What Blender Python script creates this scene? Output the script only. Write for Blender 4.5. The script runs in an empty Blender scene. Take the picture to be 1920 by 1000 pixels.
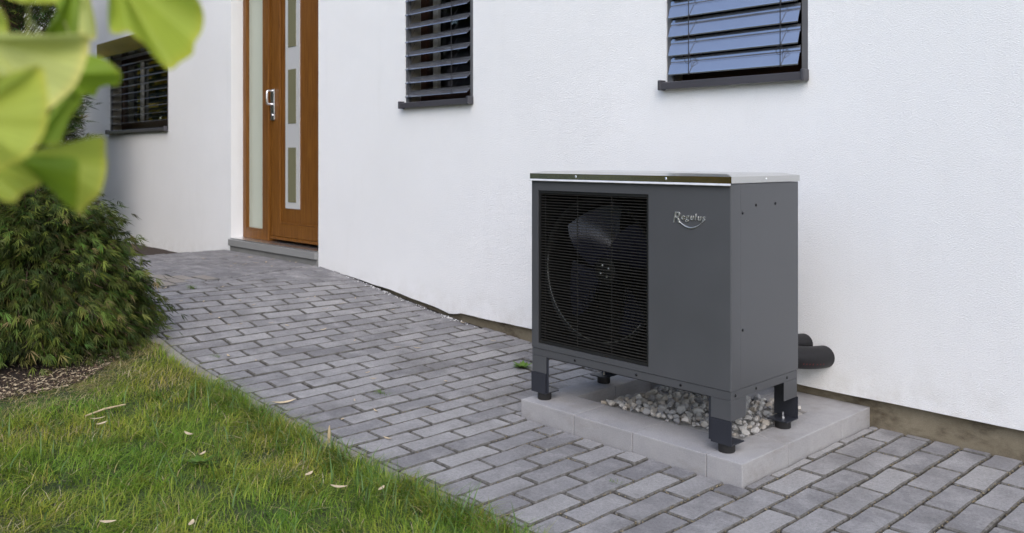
import bpy, bmesh, math, random
from mathutils import Vector, Matrix, noise
random.seed(7)
R = math.radians
SC = bpy.context.scene
COL = SC.collection

# ------------------------------------------------------------------ camera, sky, sun, exposure
YAW = 0.8155
cam = bpy.data.cameras.new('camera'); cam_o = bpy.data.objects.new('camera', cam); COL.objects.link(cam_o)
cam.sensor_width = 36; cam.lens = 30.08; cam.shift_y = -0.1062
cam.clip_start = 0.02; cam.clip_end = 500
cam_o.location = (0, -3.6734, 1.17); cam_o.rotation_euler = (math.pi / 2, 0, YAW)
cam.dof.use_dof = True; cam.dof.focus_distance = 3.7; cam.dof.aperture_fstop = 4.2
SC.camera = cam_o

SUN_EL, SUN_ROT = R(42), R(134)          # azimuth measured from +Y towards +X
world = bpy.data.worlds.new('World'); SC.world = world; world.use_nodes = True
wn = world.node_tree.nodes; wl = world.node_tree.links
sky = wn.new('ShaderNodeTexSky'); sky.sky_type = 'NISHITA'; sky.sun_disc = False
sky.sun_elevation = SUN_EL; sky.sun_rotation = SUN_ROT; sky.dust_density = 1.7; sky.ozone_density = 1.3
wn['Background'].inputs[1].default_value = 0.15
wl.new(sky.outputs[0], wn['Background'].inputs[0])
sun = bpy.data.lights.new('sun', 'SUN'); sun.energy = 0.72; sun.angle = R(60); sun.color = (1, .97, .93)
sun_o = bpy.data.objects.new('sun', sun); COL.objects.link(sun_o)
sd = Vector((math.sin(SUN_ROT) * math.cos(SUN_EL), math.cos(SUN_ROT) * math.cos(SUN_EL), math.sin(SUN_EL)))
sun_o.rotation_euler = sd.to_track_quat('Z', 'Y').to_euler(); sun_o.location = sd * 20
SC.view_settings.view_transform = 'Standard'; SC.view_settings.look = 'None'
SC.view_settings.exposure = 1.07; SC.view_settings.gamma = 1
SC.cycles.max_bounces = 8; SC.cycles.use_denoising = True

# ------------------------------------------------------------------ helpers
WL = {}
def place(o, parent, loc):
    COL.objects.link(o)
    if parent is not None:
        o.parent = parent; o.matrix_parent_inverse = Matrix.Translation(-WL[parent])
    o.location = loc; WL[o] = Vector(loc)
    return o
def tag(o, label=None, cat=None, group=None, kind=None):
    for k, v in (('label', label), ('category', cat), ('group', group), ('kind', kind)):
        if v: o[k] = v
    return o
def empty(name, loc, label=None, cat=None, group=None, kind=None, parent=None):
    o = bpy.data.objects.new(name, None); o.empty_display_size = .1
    place(o, parent, Vector(loc)); return tag(o, label, cat, group, kind)

class MB:
    """collects shapes in world coordinates, builds one mesh object"""
    def __init__(s): s.v = []; s.f = []; s.c = None
    def add(s, vs, fs):
        n = len(s.v); s.v += [tuple(v) for v in vs]; s.f += [tuple(i + n for i in f) for f in fs]
    def box(s, x0, x1, y0, y1, z0, z1, bev=0, M=None):
        if bev:
            bm = bmesh.new(); bmesh.ops.create_cube(bm, size=1)
            for v in bm.verts: v.co = Vector(((x0 + x1) / 2 + v.co.x * (x1 - x0), (y0 + y1) / 2 + v.co.y * (y1 - y0), (z0 + z1) / 2 + v.co.z * (z1 - z0)))
            bmesh.ops.bevel(bm, geom=bm.edges[:], offset=bev, segments=2, affect='EDGES', profile=.6)
            bm.verts.index_update()
            vs = [v.co.copy() for v in bm.verts]; fs = [[v.index for v in f.verts] for f in bm.faces]; bm.free()
        else:
            vs = [Vector((x, y, z)) for z in (z0, z1) for y in (y0, y1) for x in (x0, x1)]
            fs = [(0, 2, 3, 1), (4, 5, 7, 6), (0, 1, 5, 4), (2, 6, 7, 3), (0, 4, 6, 2), (1, 3, 7, 5)]
        if M: vs = [M @ v for v in vs]
        s.add(vs, fs); return s
    def tube(s, pts, r, n=12, cap=True):
        pts = [Vector(p) for p in pts]; rr = r if isinstance(r, (list, tuple)) else [r] * len(pts)
        rings = []; up = None
        for i, p in enumerate(pts):
            t = (pts[min(i + 1, len(pts) - 1)] - pts[max(i - 1, 0)]).normalized()
            a = t.orthogonal().normalized() if up is None else (up - t * up.dot(t)).normalized()
            up = a; b = t.cross(a)
            rings.append([p + (a * math.cos(2 * math.pi * k / n) + b * math.sin(2 * math.pi * k / n)) * rr[i] for k in range(n)])
        vs = [v for ring in rings for v in ring]; fs = []
        for i in range(len(pts) - 1):
            for k in range(n):
                fs.append((i * n + k, i * n + (k + 1) % n, (i + 1) * n + (k + 1) % n, (i + 1) * n + k))
        if cap: fs.append(tuple(range(n))[::-1]); fs.append(tuple((len(pts) - 1) * n + k for k in range(n)))
        s.add(vs, fs); return s
    def extrude(s, prof, axis, a, b):
        """closed profile of 2d points swept along an axis ('x': prof=(y,z))"""
        n = len(prof)
        def P(p, t):
            return {'x': (t, p[0], p[1]), 'y': (p[0], t, p[1]), 'z': (p[0], p[1], t)}[axis]
        vs = [P(p, a) for p in prof] + [P(p, b) for p in prof]
        fs = [(i, (i + 1) % n, n + (i + 1) % n, n + i) for i in range(n)] + [tuple(range(n))[::-1], tuple(range(n, 2 * n))]
        s.add(vs, fs); return s
    def build(s, name, m, parent=None, smooth=False, kind=None, label=None, cat=None, group=None, origin=None, fixn=True):
        if origin is None:
            lo = [min(v[i] for v in s.v) for i in range(3)]; hi = [max(v[i] for v in s.v) for i in range(3)]
            origin = Vector(((lo[0] + hi[0]) / 2, (lo[1] + hi[1]) / 2, lo[2]))
        origin = Vector(origin)
        me = bpy.data.meshes.new(name)
        me.from_pydata([tuple(Vector(v) - origin) for v in s.v], [], s.f)
        if fixn:
            bm = bmesh.new(); bm.from_mesh(me); bmesh.ops.recalc_face_normals(bm, faces=bm.faces); bm.to_mesh(me); bm.free()
        if smooth:
            for p in me.polygons: p.use_smooth = True
            if smooth == 'auto' or isinstance(smooth, float):
                me.set_sharp_from_angle(angle=R(smooth if isinstance(smooth, float) else 35))
        if s.c:
            at = me.color_attributes.new('Col', 'FLOAT_COLOR', 'POINT')
            at.data.foreach_set('color', [x for c in s.c for x in (c[0], c[1], c[2], 1)])
        me.materials.append(m)
        o = bpy.data.objects.new(name, me); place(o, parent, origin)
        return tag(o, label, cat, group, kind)
def instance(name, me, parent, loc, rot=None, mat3=None, scale=None):
    o = bpy.data.objects.new(name, me); place(o, parent, Vector(loc))
    if mat3 is not None: o.rotation_euler = mat3.to_euler()
    elif rot: o.rotation_euler = rot
    if scale is not None: o.scale = scale if hasattr(scale, '__len__') else (scale,) * 3
    return o
def interp(pts, x):
    if x <= pts[0][0]: return pts[0][1]
    for (a, b), (c, d) in zip(pts, pts[1:]):
        if x <= c: return b + (d - b) * (x - a) / (c - a)
    return pts[-1][1]
def sstep(a, b, x):
    t = max(0, min(1, (x - a) / (b - a))); return t * t * (3 - 2 * t)

# ------------------------------------------------------------------ materials
class NT:
    def __init__(s, name):
        s.m = bpy.data.materials.new(name); s.m.use_nodes = True
        s.n = s.m.node_tree.nodes; s.l = s.m.node_tree.links; s.b = s.n['Principled BSDF']
        s.tc = s.n.new('ShaderNodeTexCoord')
    def inp(s, k, v): s.b.inputs[k].default_value = v
    def tex(s, t='Noise', scale=5, detail=4, rough=.55, vec=None, stretch=None, **kw):
        n = s.n.new('ShaderNodeTex' + t); n.inputs['Scale'].default_value = scale
        if t == 'Noise': n.inputs['Detail'].default_value = detail; n.inputs['Roughness'].default_value = rough
        for k, v in kw.items():
            if k in n.inputs: n.inputs[k].default_value = v
            else: setattr(n, k, v)
        src = vec or s.tc.outputs['Object']
        if stretch:
            mp = s.n.new('ShaderNodeMapping'); mp.inputs['Scale'].default_value = stretch
            s.l.new(src, mp.inputs[0]); src = mp.outputs[0]
        s.l.new(src, n.inputs['Vector']); return n
    def pos(s):
        g = s.n.new('ShaderNodeNewGeometry'); return g.outputs['Position']
    def ramp(s, src, stops):
        r = s.n.new('ShaderNodeValToRGB'); e = r.color_ramp.elements
        while len(e) < len(stops): e.new(.5)
        for k, (p, c) in enumerate(stops):
            e[k].position = p; e[k].color = (c[0], c[1], c[2], 1) if hasattr(c, '__len__') else (c, c, c, 1)
        s.l.new(src, r.inputs[0]); return r.outputs[0]
    def mix(s, a, b, fac, mode='MIX'):
        n = s.n.new('ShaderNodeMix'); n.data_type = 'RGBA'; n.blend_type = mode
        for k, v in ((6, a), (7, b), (0, fac)):
            if hasattr(v, 'is_output') or isinstance(v, bpy.types.NodeSocket): s.l.new(v, n.inputs[k])
            elif k == 0: n.inputs[0].default_value = v
            else: n.inputs[k].default_value = (v[0], v[1], v[2], 1)
        return n.outputs[2]
    def col(s, sock): s.l.new(sock, s.b.inputs['Base Color'])
    def rough(s, sock): s.l.new(sock, s.b.inputs['Roughness'])
    def bump(s, h, strength=.3, dist=.01, prev=None):
        b = s.n.new('ShaderNodeBump'); b.inputs['Strength'].default_value = strength; b.inputs['Distance'].default_value = dist
        s.l.new(h, b.inputs['Height'])
        if prev: s.l.new(prev, b.inputs['Normal'])
        s.l.new(b.outputs[0], s.b.inputs['Normal']); return b.outputs[0]
    def rnd(s):
        o = s.n.new('ShaderNodeObjectInfo'); return o.outputs['Random']
    def hsv(s, c, h=None, sat=None, val=None):
        n = s.n.new('ShaderNodeHueSaturation')
        for k, v in (('Hue', h), ('Saturation', sat), ('Value', val)):
            if v is None: continue
            if isinstance(v, bpy.types.NodeSocket): s.l.new(v, n.inputs[k])
            else: n.inputs[k].default_value = v
        s.l.new(c, n.inputs['Color']); return n.outputs[0]
    def rng(s, v, a, b, c, d):
        n = s.n.new('ShaderNodeMapRange')
        for k, x in zip(range(1, 5), (a, b, c, d)): n.inputs[k].default_value = x
        s.l.new(v, n.inputs[0]); return n.outputs[0]
def simple(name, c, rough=.5, metal=0, spec=None, noise_amt=.08, nscale=30):
    t = NT(name); t.inp('Roughness', rough); t.inp('Metallic', metal)
    if spec is not None: t.inp('Specular IOR Level', spec)
    n = t.tex('Noise', nscale, 5)
    t.col(t.ramp(n.outputs[0], [(.3, [x * (1 - noise_amt) for x in c]), (.7, [x * (1 + noise_amt) for x in c])]))
    t.rough(t.rng(n.outputs[0], .3, .7, rough * .9, min(1, rough * 1.1)))
    return t.m
M = {}
def m_plaster():
    t = NT('white_plaster'); t.inp('Roughness', .93); t.inp('Specular IOR Level', .2)
    P = t.pos()
    big = t.tex('Noise', .9, 5, .6, vec=P); streak = t.tex('Noise', 2.2, 4, .6, vec=P, stretch=(3, 3, .35))
    c = t.ramp(big.outputs[0], [(.3, (.80, .80, .795)), (.7, (.84, .84, .84))])
    c = t.mix(c, (.70, .70, .68), t.ramp(streak.outputs[0], [(.58, 0), (.8, .22)]))
    g = t.tex('Noise', 290, 3, .6, vec=P, stretch=(.6, 1, 1.2)); g2 = t.tex('Voronoi', 230, vec=P)
    c = t.mix(c, t.ramp(g.outputs[0], [(.3, .80), (.55, 1.0)]), .55, 'MULTIPLY')
    t.col(c)
    h = t.mix(g.outputs[0], g2.outputs['Distance'], .3)
    w = t.tex('Noise', 3.5, 3, .5, vec=P); bb = t.bump(w.outputs[0], .12, .02)
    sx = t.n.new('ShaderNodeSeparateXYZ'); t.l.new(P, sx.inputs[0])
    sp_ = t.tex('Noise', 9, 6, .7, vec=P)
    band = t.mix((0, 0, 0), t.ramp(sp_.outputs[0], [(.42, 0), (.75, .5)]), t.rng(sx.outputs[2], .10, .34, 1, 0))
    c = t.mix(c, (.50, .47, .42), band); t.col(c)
    t.bump(h, 1.0, .0055, bb); return t.m
M['plaster'] = m_plaster()
def m_paver(name='grey_paver', warm=None):
    t = NT(name); t.inp('Roughness', .88); t.inp('Specular IOR Level', .25)
    P = t.pos(); r = t.rnd()
    base = t.ramp(r, [(0, (.178, .172, .176)), (.3, (.212, .205, .207)), (.7, (.240, .232, .233)), (1, (.295, .285, .280))])
    blot = t.tex('Noise', 7, 5, .65, vec=P)
    c = t.mix(base, (.345, .335, .33), t.ramp(blot.outputs[0], [(.46, 0), (.72, .75)]))
    dark = t.tex('Noise', 3.1, 5, .6, vec=P)
    c = t.mix(c, (.075, .07, .07), t.ramp(dark.outputs[0], [(.5, 0), (.78, .65)]))
    sp = t.tex('Noise', 420, 2, .7, vec=P); md = t.tex('Noise', 85, 4, .7, vec=P)
    c = t.mix(c, t.ramp(md.outputs[0], [(.3, .78), (.5, 1.0), (.7, 1.16)]), 1, 'MULTIPLY')
    c = t.mix(c, t.ramp(sp.outputs[0], [(.3, .72), (.5, 1.0), (.72, 1.25)]), 1, 'MULTIPLY')
    wh = t.tex('Voronoi', 60, vec=P)
    c = t.mix(c, (.36, .36, .355), t.ramp(wh.outputs['Distance'], [(.05, .5), (.09, 0)]))
    if warm:
        wn_ = t.tex('Noise', 5, 5, .65, vec=P); c = t.mix(c, warm, t.ramp(wn_.outputs[0], [(.35, .25), (.65, .75)]))
    t.col(c)
    b = t.bump(sp.outputs[0], .35, .003); t.bump(blot.outputs[0], .3, .006, b); return t.m
M['paver'] = m_paver(); M['paver_sandy'] = m_paver('sandy_paver', (.27, .235, .19))
def m_joint():
    t = NT('joint_sand'); t.inp('Roughness', .95)
    P = t.pos(); a = t.tex('Noise', 5, 5, .6, vec=P); b = t.tex('Noise', 160, 3, .7, vec=P)
    c = t.ramp(a.outputs[0], [(.35, (.016, .013, .010)), (.55, (.035, .028, .018)), (.7, (.028, .034, .012))])
    c = t.mix(c, t.ramp(b.outputs[0], [(.3, .5), (.7, 1.5)]), 1, 'MULTIPLY'); t.col(c)
    t.bump(b.outputs[0], .8, .006); return t.m
M['joint'] = m_joint()
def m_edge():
    t = NT('dark_paver_edge'); t.inp('Roughness', .95); P = t.pos(); n = t.tex('Noise', 40, 5, .7, vec=P)  # darker mottled brown for the paver chamfers
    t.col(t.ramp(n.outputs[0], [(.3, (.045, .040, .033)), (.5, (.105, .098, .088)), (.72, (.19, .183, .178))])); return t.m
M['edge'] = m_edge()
def m_concrete(name, a, b, stain=None, scale=6, stainr=(.5, .7)):
    t = NT(name); t.inp('Roughness', .9); t.inp('Specular IOR Level', .25)
    P = t.pos(); n = t.tex('Noise', scale, 6, .65, vec=P); s = t.tex('Noise', 330, 2, .7, vec=P)
    c = t.ramp(n.outputs[0], [(.3, a), (.7, b)])
    if stain:
        q = t.tex('Noise', 4.5, 7, .7, vec=P, stretch=(1, 1, 2.2)); c = t.mix(c, stain, t.ramp(q.outputs[0], [(stainr[0], 0), (stainr[1], .85)]))
    c = t.mix(c, t.ramp(s.outputs[0], [(.3, .82), (.7, 1.15)]), 1, 'MULTIPLY')
    r = t.rnd(); c = t.hsv(c, val=t.rng(r, 0, 1, .93, 1.07)); t.col(c)
    t.bump(s.outputs[0], .25, .003); return t.m
M['base'] = m_concrete('pale_concrete', (.28, .275, .28), (.35, .34, .34), (.24, .225, .215))
M['kerb'] = m_concrete('kerb_concrete', (.24, .225, .20), (.33, .31, .28), (.13, .115, .09))
M['plinth'] = m_concrete('stained_plinth', (.15, .125, .085), (.235, .205, .15), (.055, .042, .028), 5, (.48, .68))
M['stepstone'] = m_concrete('grey_step', (.17, .17, .165), (.22, .22, .21))
def m_paint(name, c, rough=.42, orange=.06):
    t = NT(name); t.inp('Roughness', rough); t.inp('Specular IOR Level', .5)
    n = t.tex('Noise', 900, 2, .5); d = t.tex('Noise', 6, 5, .6)
    cc = t.ramp(d.outputs[0], [(.3, [x * .96 for x in c]), (.75, [x * 1.06 for x in c])]); t.col(cc)
    t.rough(t.rng(d.outputs[0], .3, .7, rough * .92, rough * 1.1))
    t.bump(n.outputs[0], orange, .001); return t.m
M['unit'] = m_paint('graphite_paint', (.066, .068, .073), .38)
M['bracket'] = m_paint('dark_bracket_paint', (.022, .024, .032), .38)
M['black'] = simple('black_enamel', (.008, .008, .008), .5)
M['cavity'] = simple('dark_cavity', (.012, .012, .012), .8)
M['fan'] = simple('fan_plastic', (.030, .031, .052), .22)
M['galv'] = simple('zinc_plate', (.42, .42, .42), .4, .8)
M['rubber'] = simple('black_rubber', (.014, .013, .013), .6)
M['foam'] = simple('pipe_foam', (.011, .0105, .012), .5, 0, .35, .3, 60)
M['redprint'] = simple('red_print', (.14, .022, .026), .8)
def m_slat():
    t = NT('anthracite_slat'); t.inp('Metallic', .8); d = t.tex('Noise', 5, 4, .6)
    t.col(t.ramp(d.outputs[0], [(.3, (.36, .375, .43)), (.7, (.40, .415, .47))])); t.rough(t.rng(d.outputs[0], .3, .7, .11, .17)); return t.m
M['slat'] = m_slat()
M['rail'] = m_paint('grey_rail', (.10, .10, .105), .4)
M['sill'] = m_paint('dark_sill', (.05, .048, .055), .4)
M['cord'] = simple('black_cord', (.01, .01, .012), .7)
M['brown'] = simple('brown_window_frame', (.055, .022, .012), .4)
M['beige'] = simple('beige_reveal', (.36, .33, .28), .8)
M['lightbar'] = simple('pale_mullion', (.45, .44, .42), .35)
M['room'] = simple('dark_room', (.06, .055, .05), .9)
M['bark'] = simple('brown_bark', (.09, .06, .04), .85, 0, .2, .35, 40)
M['twig'] = simple('green_twig', (.25, .27, .07), .6)
M['dry'] = simple('dry_leaf', (.52, .42, .28), .75, 0, .2, .25, 40)
M['stick'] = simple('dry_stick', (.46, .36, .22), .8, 0, .2, .2, 40)
M['chip'] = simple('bark_chip', (.13, .085, .055), .85, 0, .2, .5, 9)
M['crumb'] = simple('joint_crumb', (.20, .165, .105), .95, 0, .2, .45, 14)
M['screw'] = simple('black_screw', (.01, .01, .012), .25, .6)
M['roof'] = simple('roof_tile', (.10, .06, .05), .7)
def m_steel(name, c=(.66, .65, .62), rough=.14, ripple=0):
    t = NT(name); t.inp('Metallic', 1); t.inp('Base Color', (*c, 1)); t.inp('Roughness', rough)
    n = t.tex('Noise', 260, 2, .5, stretch=(.03, 1, 1)); t.rough(t.rng(n.outputs[0], .3, .7, rough * .8, rough * 1.25))
    if ripple: w = t.tex('Noise', 14, 2, .5); t.bump(w.outputs[0], ripple, .02)
    return t.m
M['steel'] = m_steel('stainless_sheet'); M['steel_door'] = m_steel('polished_door_plate', (.85, .85, .85), .42, .10); M['steel_door'].node_tree.nodes['Principled BSDF'].inputs['Metallic'].default_value = .55
M['badge'] = m_steel('badge_metal', (.72, .71, .68), .42)
M['alu'] = m_steel('brushed_aluminium', (.75, .75, .76), .3)
M['hood'] = m_steel('hood_metal', (.55, .53, .42), .16)
M['thresh'] = m_paint('grey_threshold', (.23, .23, .225), .35)
def m_wood():
    t = NT('golden_oak'); t.inp('Roughness', .42); t.inp('Specular IOR Level', .3)
    P = t.pos(); a = t.tex('Noise', 16, 6, .6, vec=P, stretch=(4, 4, .22)); f = t.tex('Noise', 70, 4, .6, vec=P, stretch=(3, 3, .08))
    c = t.ramp(a.outputs[0], [(.3, (.10, .036, .006)), (.5, (.155, .060, .010)), (.7, (.20, .085, .015))])
    c = t.mix(c, t.ramp(f.outputs[0], [(.3, .75), (.6, 1.1)]), .8, 'MULTIPLY'); t.col(c)
    t.bump(f.outputs[0], .08, .002); return t.m
M['wood'] = m_wood()
def m_glass(name, tint, rough, trans=1.0):
    t = NT(name); t.inp('Base Color', (*tint, 1)); t.inp('Roughness', rough); t.inp('Transmission Weight', trans); t.inp('IOR', 1.45)
    return t.m
M['glass'] = m_glass('window_glass', (.9, .95, .93), .0)
M['frost'] = m_glass('frosted_glass', (.62, .66, .55), .28, .35)
def m_ribbed():
    t = NT('ribbed_glass'); t.inp('Base Color', (.17, .165, .10, 1)); t.inp('Roughness', .10)
    w = t.n.new('ShaderNodeTexWave'); w.bands_direction = 'Z'; w.inputs['Scale'].default_value = 34; t.l.new(t.tc.outputs['Object'], w.inputs[0])
    t.bump(w.outputs[0], .25, .004); return t.m
M['ribbed'] = m_ribbed()
def m_leaf(name, rough=.5, trans=.35, tint=(1, 1, 1), vein=False, spec=.3):
    """colour from the mesh's own per-leaf attribute, part of the light passes through"""
    t = NT(name); at = t.n.new('ShaderNodeAttribute'); at.attribute_name = 'Col'
    c = t.mix(at.outputs['Color'], (tint[0], tint[1], tint[2]), 1, 'MULTIPLY')
    t.col(c); t.inp('Roughness', rough); t.inp('Specular IOR Level', spec)
    tr = t.n.new('ShaderNodeBsdfTranslucent'); t.l.new(c, tr.inputs[0])
    mx = t.n.new('ShaderNodeMixShader'); mx.inputs[0].default_value = trans
    t.l.new(t.b.outputs[0], mx.inputs[1]); t.l.new(tr.outputs[0], mx.inputs[2])
    t.l.new(mx.outputs[0], t.n['Material Output'].inputs['Surface'])
    if vein:
        n = t.tex('Noise', 120, 3, .6); t.bump(n.outputs[0], .15, .001)
    return t.m
M['foliage'] = m_leaf('leaf_green', .6, .25, spec=.12); M['grass'] = m_leaf('grass_blade', .55, .3, spec=.12); M['ginkgo'] = m_leaf('ginkgo_leaf', .45, .5, vein=True, spec=.25)
def m_soil():
    t = NT('lawn_soil'); t.inp('Roughness', .95); P = t.pos()
    a = t.tex('Noise', 3, 6, .65, vec=P); b = t.tex('Noise', 80, 4, .7, vec=P)
    c = t.ramp(a.outputs[0], [(.3, (.035, .055, .014)), (.55, (.06, .085, .02)), (.75, (.10, .10, .035))])
    c = t.mix(c, t.ramp(b.outputs[0], [(.3, .4), (.7, 1.4)]), 1, 'MULTIPLY'); t.col(c); t.bump(b.outputs[0], 1, .02); return t.m
M['soil'] = m_soil()
def m_mulch():
    t = NT('dark_mulch'); t.inp('Roughness', .95); P = t.pos(); b = t.tex('Noise', 60, 5, .7, vec=P, stretch=(1, 2, 1))
    t.col(t.ramp(b.outputs[0], [(.3, (.022, .014, .010)), (.6, (.06, .04, .028)), (.8, (.14, .10, .07))])); t.bump(b.outputs[0], 1, .02); return t.m
M['mulch'] = m_mulch()
def m_stone():
    t = NT('gravel_stone'); t.inp('Roughness', .85); r = t.rnd(); n = t.tex('Noise', 45, 5, .65); s = t.tex('Noise', 300, 2, .7)
    c = t.ramp(r, [(0, (.25, .25, .26)), (.3, (.38, .37, .36)), (.6, (.44, .425, .40)), (.8, (.40, .35, .29)), (1, (.56, .55, .53))])
    c = t.mix(c, t.ramp(n.outputs[0], [(.3, .7), (.7, 1.15)]), .8, 'MULTIPLY'); t.col(c); t.bump(s.outputs[0], .3, .002); return t.m
M['stone'] = m_stone()

# ------------------------------------------------------------------ terrain heights
GZ = [(-30, .29), (-8, .29), (-6.4, .284), (-6.23, .279), (-5.8, .247), (-5.43, .200), (-4.99, .140), (-4.54, .090), (-4.15, .062), (-3.8, .038), (-3.3, .014), (-2.85, .002), (-2.5, 0), (30, 0)]
def gz(x): return (interp(GZ, x - .12) + interp(GZ, x - .04) + interp(GZ, x + .04) + interp(GZ, x + .12)) / 4
def gz2(x, y): return gz(x + .255 * min(0, y) * sstep(-4.3, -5.9, x))
def lawn_z(x, y):
    z = min(gz2(x, max(y, -2.2)), .13)
    z *= 1 - sstep(-2.5, -8, y) * .3
    return z + .012 * noise.noise(Vector((x * 1.7, y * 1.7, 0)))
KY0, KY1 = -1.80, -1.862                     # kerb between paving and lawn
def grid(xs, ys, zf, name, m, **kw):
    b = MB(); b.v = [(x, y, zf(x, y)) for y in ys for x in xs]; n = len(xs)
    b.f = [(j * n + i, j * n + i + 1, (j + 1) * n + i + 1, (j + 1) * n + i) for j in range(len(ys) - 1) for i in range(n - 1)]
    return b.build(name, m, smooth=True, fixn=False, **kw)
def frange(a, b, s):
    n = max(1, int(round((b - a) / s))); return [a + (b - a) * i / n for i in range(n + 1)]
def ground_z(x, y):
    if y > -1.83: return min(gz2(x, y), .15) - .07 if x > -7.95 else .145 + .01 * noise.noise(Vector((x * 3, y * 3, 0)))
    return lawn_z(x, y)
grid([-150, -80, -40, -25] + frange(-18, 5, .1) + [8, 14, 25, 50, 150], [-150, -80, -40, -20, -12] + frange(-8, .6, .1) + [4, 9, 20, 60, 150],
     ground_z, 'ground', M['soil'], kind='structure', label='green lawn soil and garden ground around the house')

# ------------------------------------------------------------------ paving
BX0, BX1, BY0 = -2.790, -1.653, -.992         # concrete frame under the heat pump
RP, LP = .1125, .270                          # row pitch, paver pitch
def half(poly, a, b, c):                      # keep a*x+b*y<=c
    out = []
    for i, p in enumerate(poly):
        q = poly[(i + 1) % len(poly)]; dp = a * p[0] + b * p[1] - c; dq = a * q[0] + b * q[1] - c
        if dp <= 0: out.append(p)
        if (dp < 0 < dq) or (dq < 0 < dp):
            t = dp / (dp - dq); out.append((p[0] + (q[0] - p[0]) * t, p[1] + (q[1] - p[1]) * t))
    return out
def bline(y): return -6.27 - .255 * y          # x of the line where ramp meets the flat landing
def area(poly): return abs(sum(p[0] * q[1] - q[0] * p[1] for p, q in zip(poly, poly[1:] + poly[:1]))) / 2
def paver_mesh(poly, rs, jt=.0044, ch=.0055, h=.06):
    """polygon in local coordinates, top at z=0, worn chamfered edge"""
    cx = sum(p[0] for p in poly) / len(poly); cy = sum(p[1] for p in poly) / len(poly)
    n = len(poly)
    def inset(d):
        out = []
        for i in range(n):
            p0, p, p1 = Vector(poly[i - 1]), Vector(poly[i]), Vector(poly[(i + 1) % n])
            a = (p - p0).normalized(); b = (p1 - p).normalized()
            if (p - p0).length < 1e-5 or (p1 - p).length < 1e-5: out.append(p); continue
            na, nb = Vector((-a.y, a.x)), Vector((-b.y, b.x)); bis = na + nb
            k = min(2.5, 2 / max(.2, bis.dot(bis))); out.append(p + bis * d * k / 1.0 if False else p + bis * (d / max(.35, 1 + na.dot(nb))))
        return out
    o = inset(jt)
    ring = []                                  # rounded corners and a few edge points so the edge can wear
    for i in range(n):
        p, q = o[i], o[(i + 1) % n]; e = q - p; L = e.length
        if L < .012: ring.append(p); continue
        t = .006 / L
        ring.append(p + e * t)
        if L > .15: ring.append(p + e * (.5 + rs.uniform(-.15, .15)))
        ring.append(q - e * t)
    c = Vector((cx, cy)); k = len(ring)
    low = [p + (p - c).normalized() * rs.uniform(-.0012, .0008) for p in ring]
    top = [p + (c - p).normalized() * (ch + rs.uniform(-.001, .003)) for p in low]
    vs = [(p.x, p.y, -h) for p in low] + [(p.x, p.y, -ch * .8 + rs.uniform(-.001, .0005)) for p in low] + [(p.x, p.y, 0) for p in top]
    fs = [(i, (i + 1) % k, k + (i + 1) % k, k + i) for i in range(k)] + [(k + i, k + (i + 1) % k, 2 * k + (i + 1) % k, 2 * k + i) for i in range(k)] + [tuple(2 * k + i for i in range(k))]
    return vs, fs
def ccw(poly):
    s = sum(p[0] * q[1] - q[0] * p[1] for p, q in zip(poly, poly[1:] + poly[:1])); return poly if s > 0 else poly[::-1]
pieces = []                                    # (polygon, zone)
for k in range(-42, 16):
    x0 = -1.608 + RP * k; x1 = x0 + RP
    s0 = (-.28 if k % 2 else -.145) + LP
    for j in range(-1, 8):
        y1 = min(s0 - LP * j, .035 if x0 > -4.3 else .004); y0 = max(s0 - LP * (j + 1), KY0 + .003)
        if y1 - y0 < .012: continue
        rects = [(x0, x1, y0, y1)]
        if x1 > BX0 and x0 < BX1 and y1 > BY0:
            rects = []
            if y0 < BY0 - .012: rects.append((x0, x1, y0, BY0 - .002))
            yb = max(y0, BY0 - .002)
            if x0 < BX0 - .015: rects.append((x0, BX0 - .002, yb, y1))
            if x1 > BX1 + .015: rects.append((BX1 + .002, x1, yb, y1))
        for a, b, c, d in rects:
            poly = [(a, c), (b, c), (b, d), (a, d)]
            poly = half(poly, -1, -.255, 6.27)       # right of the landing line
            if len(poly) > 2 and area(poly) > .0005: pieces.append((ccw(poly), 'ramp'))
for k in range(0, 17):
    y1 = -.035 - RP * k; y0 = max(y1 - RP, KY0 + .003)
    if y1 - y0 < .02: continue
    for j in range(-1, 9):
        x1 = -5.75 - LP * (j + (.5 if k % 2 else 0)); x0 = x1 - LP
        x0 = max(x0, -7.92)
        if x1 - x0 < .02: continue
        poly = half([(x0, y0), (x1, y0), (x1, y1), (x0, y1)], 1, .255, -6.27)
        if len(poly) > 2 and area(poly) > .0005: pieces.append((ccw(poly), 'landing'))
fw = Vector((-math.sin(YAW), math.cos(YAW), 0)); rt = Vector((math.cos(YAW), math.sin(YAW), 0))
def in_view(p):                                # how large a piece shows, used only to choose which pieces are single objects
    q = Vector(p) - cam_o.location; d = q.dot(fw)
    if d < .3: return 0
    u = q.dot(rt) / d; v = -q.z / d
    return (1.17 - p[2]) / d ** 3 if abs(u) < .66 and -.19 < v < .50 else 0
pav = empty('paving', (-3.5, -.9, 0), 'grey block paving path sloping up beside the white wall', None, kind='structure')
grid(frange(-7.9, .3, .08), frange(KY0, .05, .1), lambda x, y: gz2(x, y) - .015, 'joint_sand', M['joint'], parent=pav, kind='stuff')
rs = random.Random(3)
full = [[(0, 0)]] * 0
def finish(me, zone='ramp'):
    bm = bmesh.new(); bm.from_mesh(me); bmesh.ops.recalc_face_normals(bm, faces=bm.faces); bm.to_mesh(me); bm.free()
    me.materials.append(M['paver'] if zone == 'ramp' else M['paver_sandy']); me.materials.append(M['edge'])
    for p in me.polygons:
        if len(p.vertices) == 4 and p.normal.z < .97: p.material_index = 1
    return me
variants = {}
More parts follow.
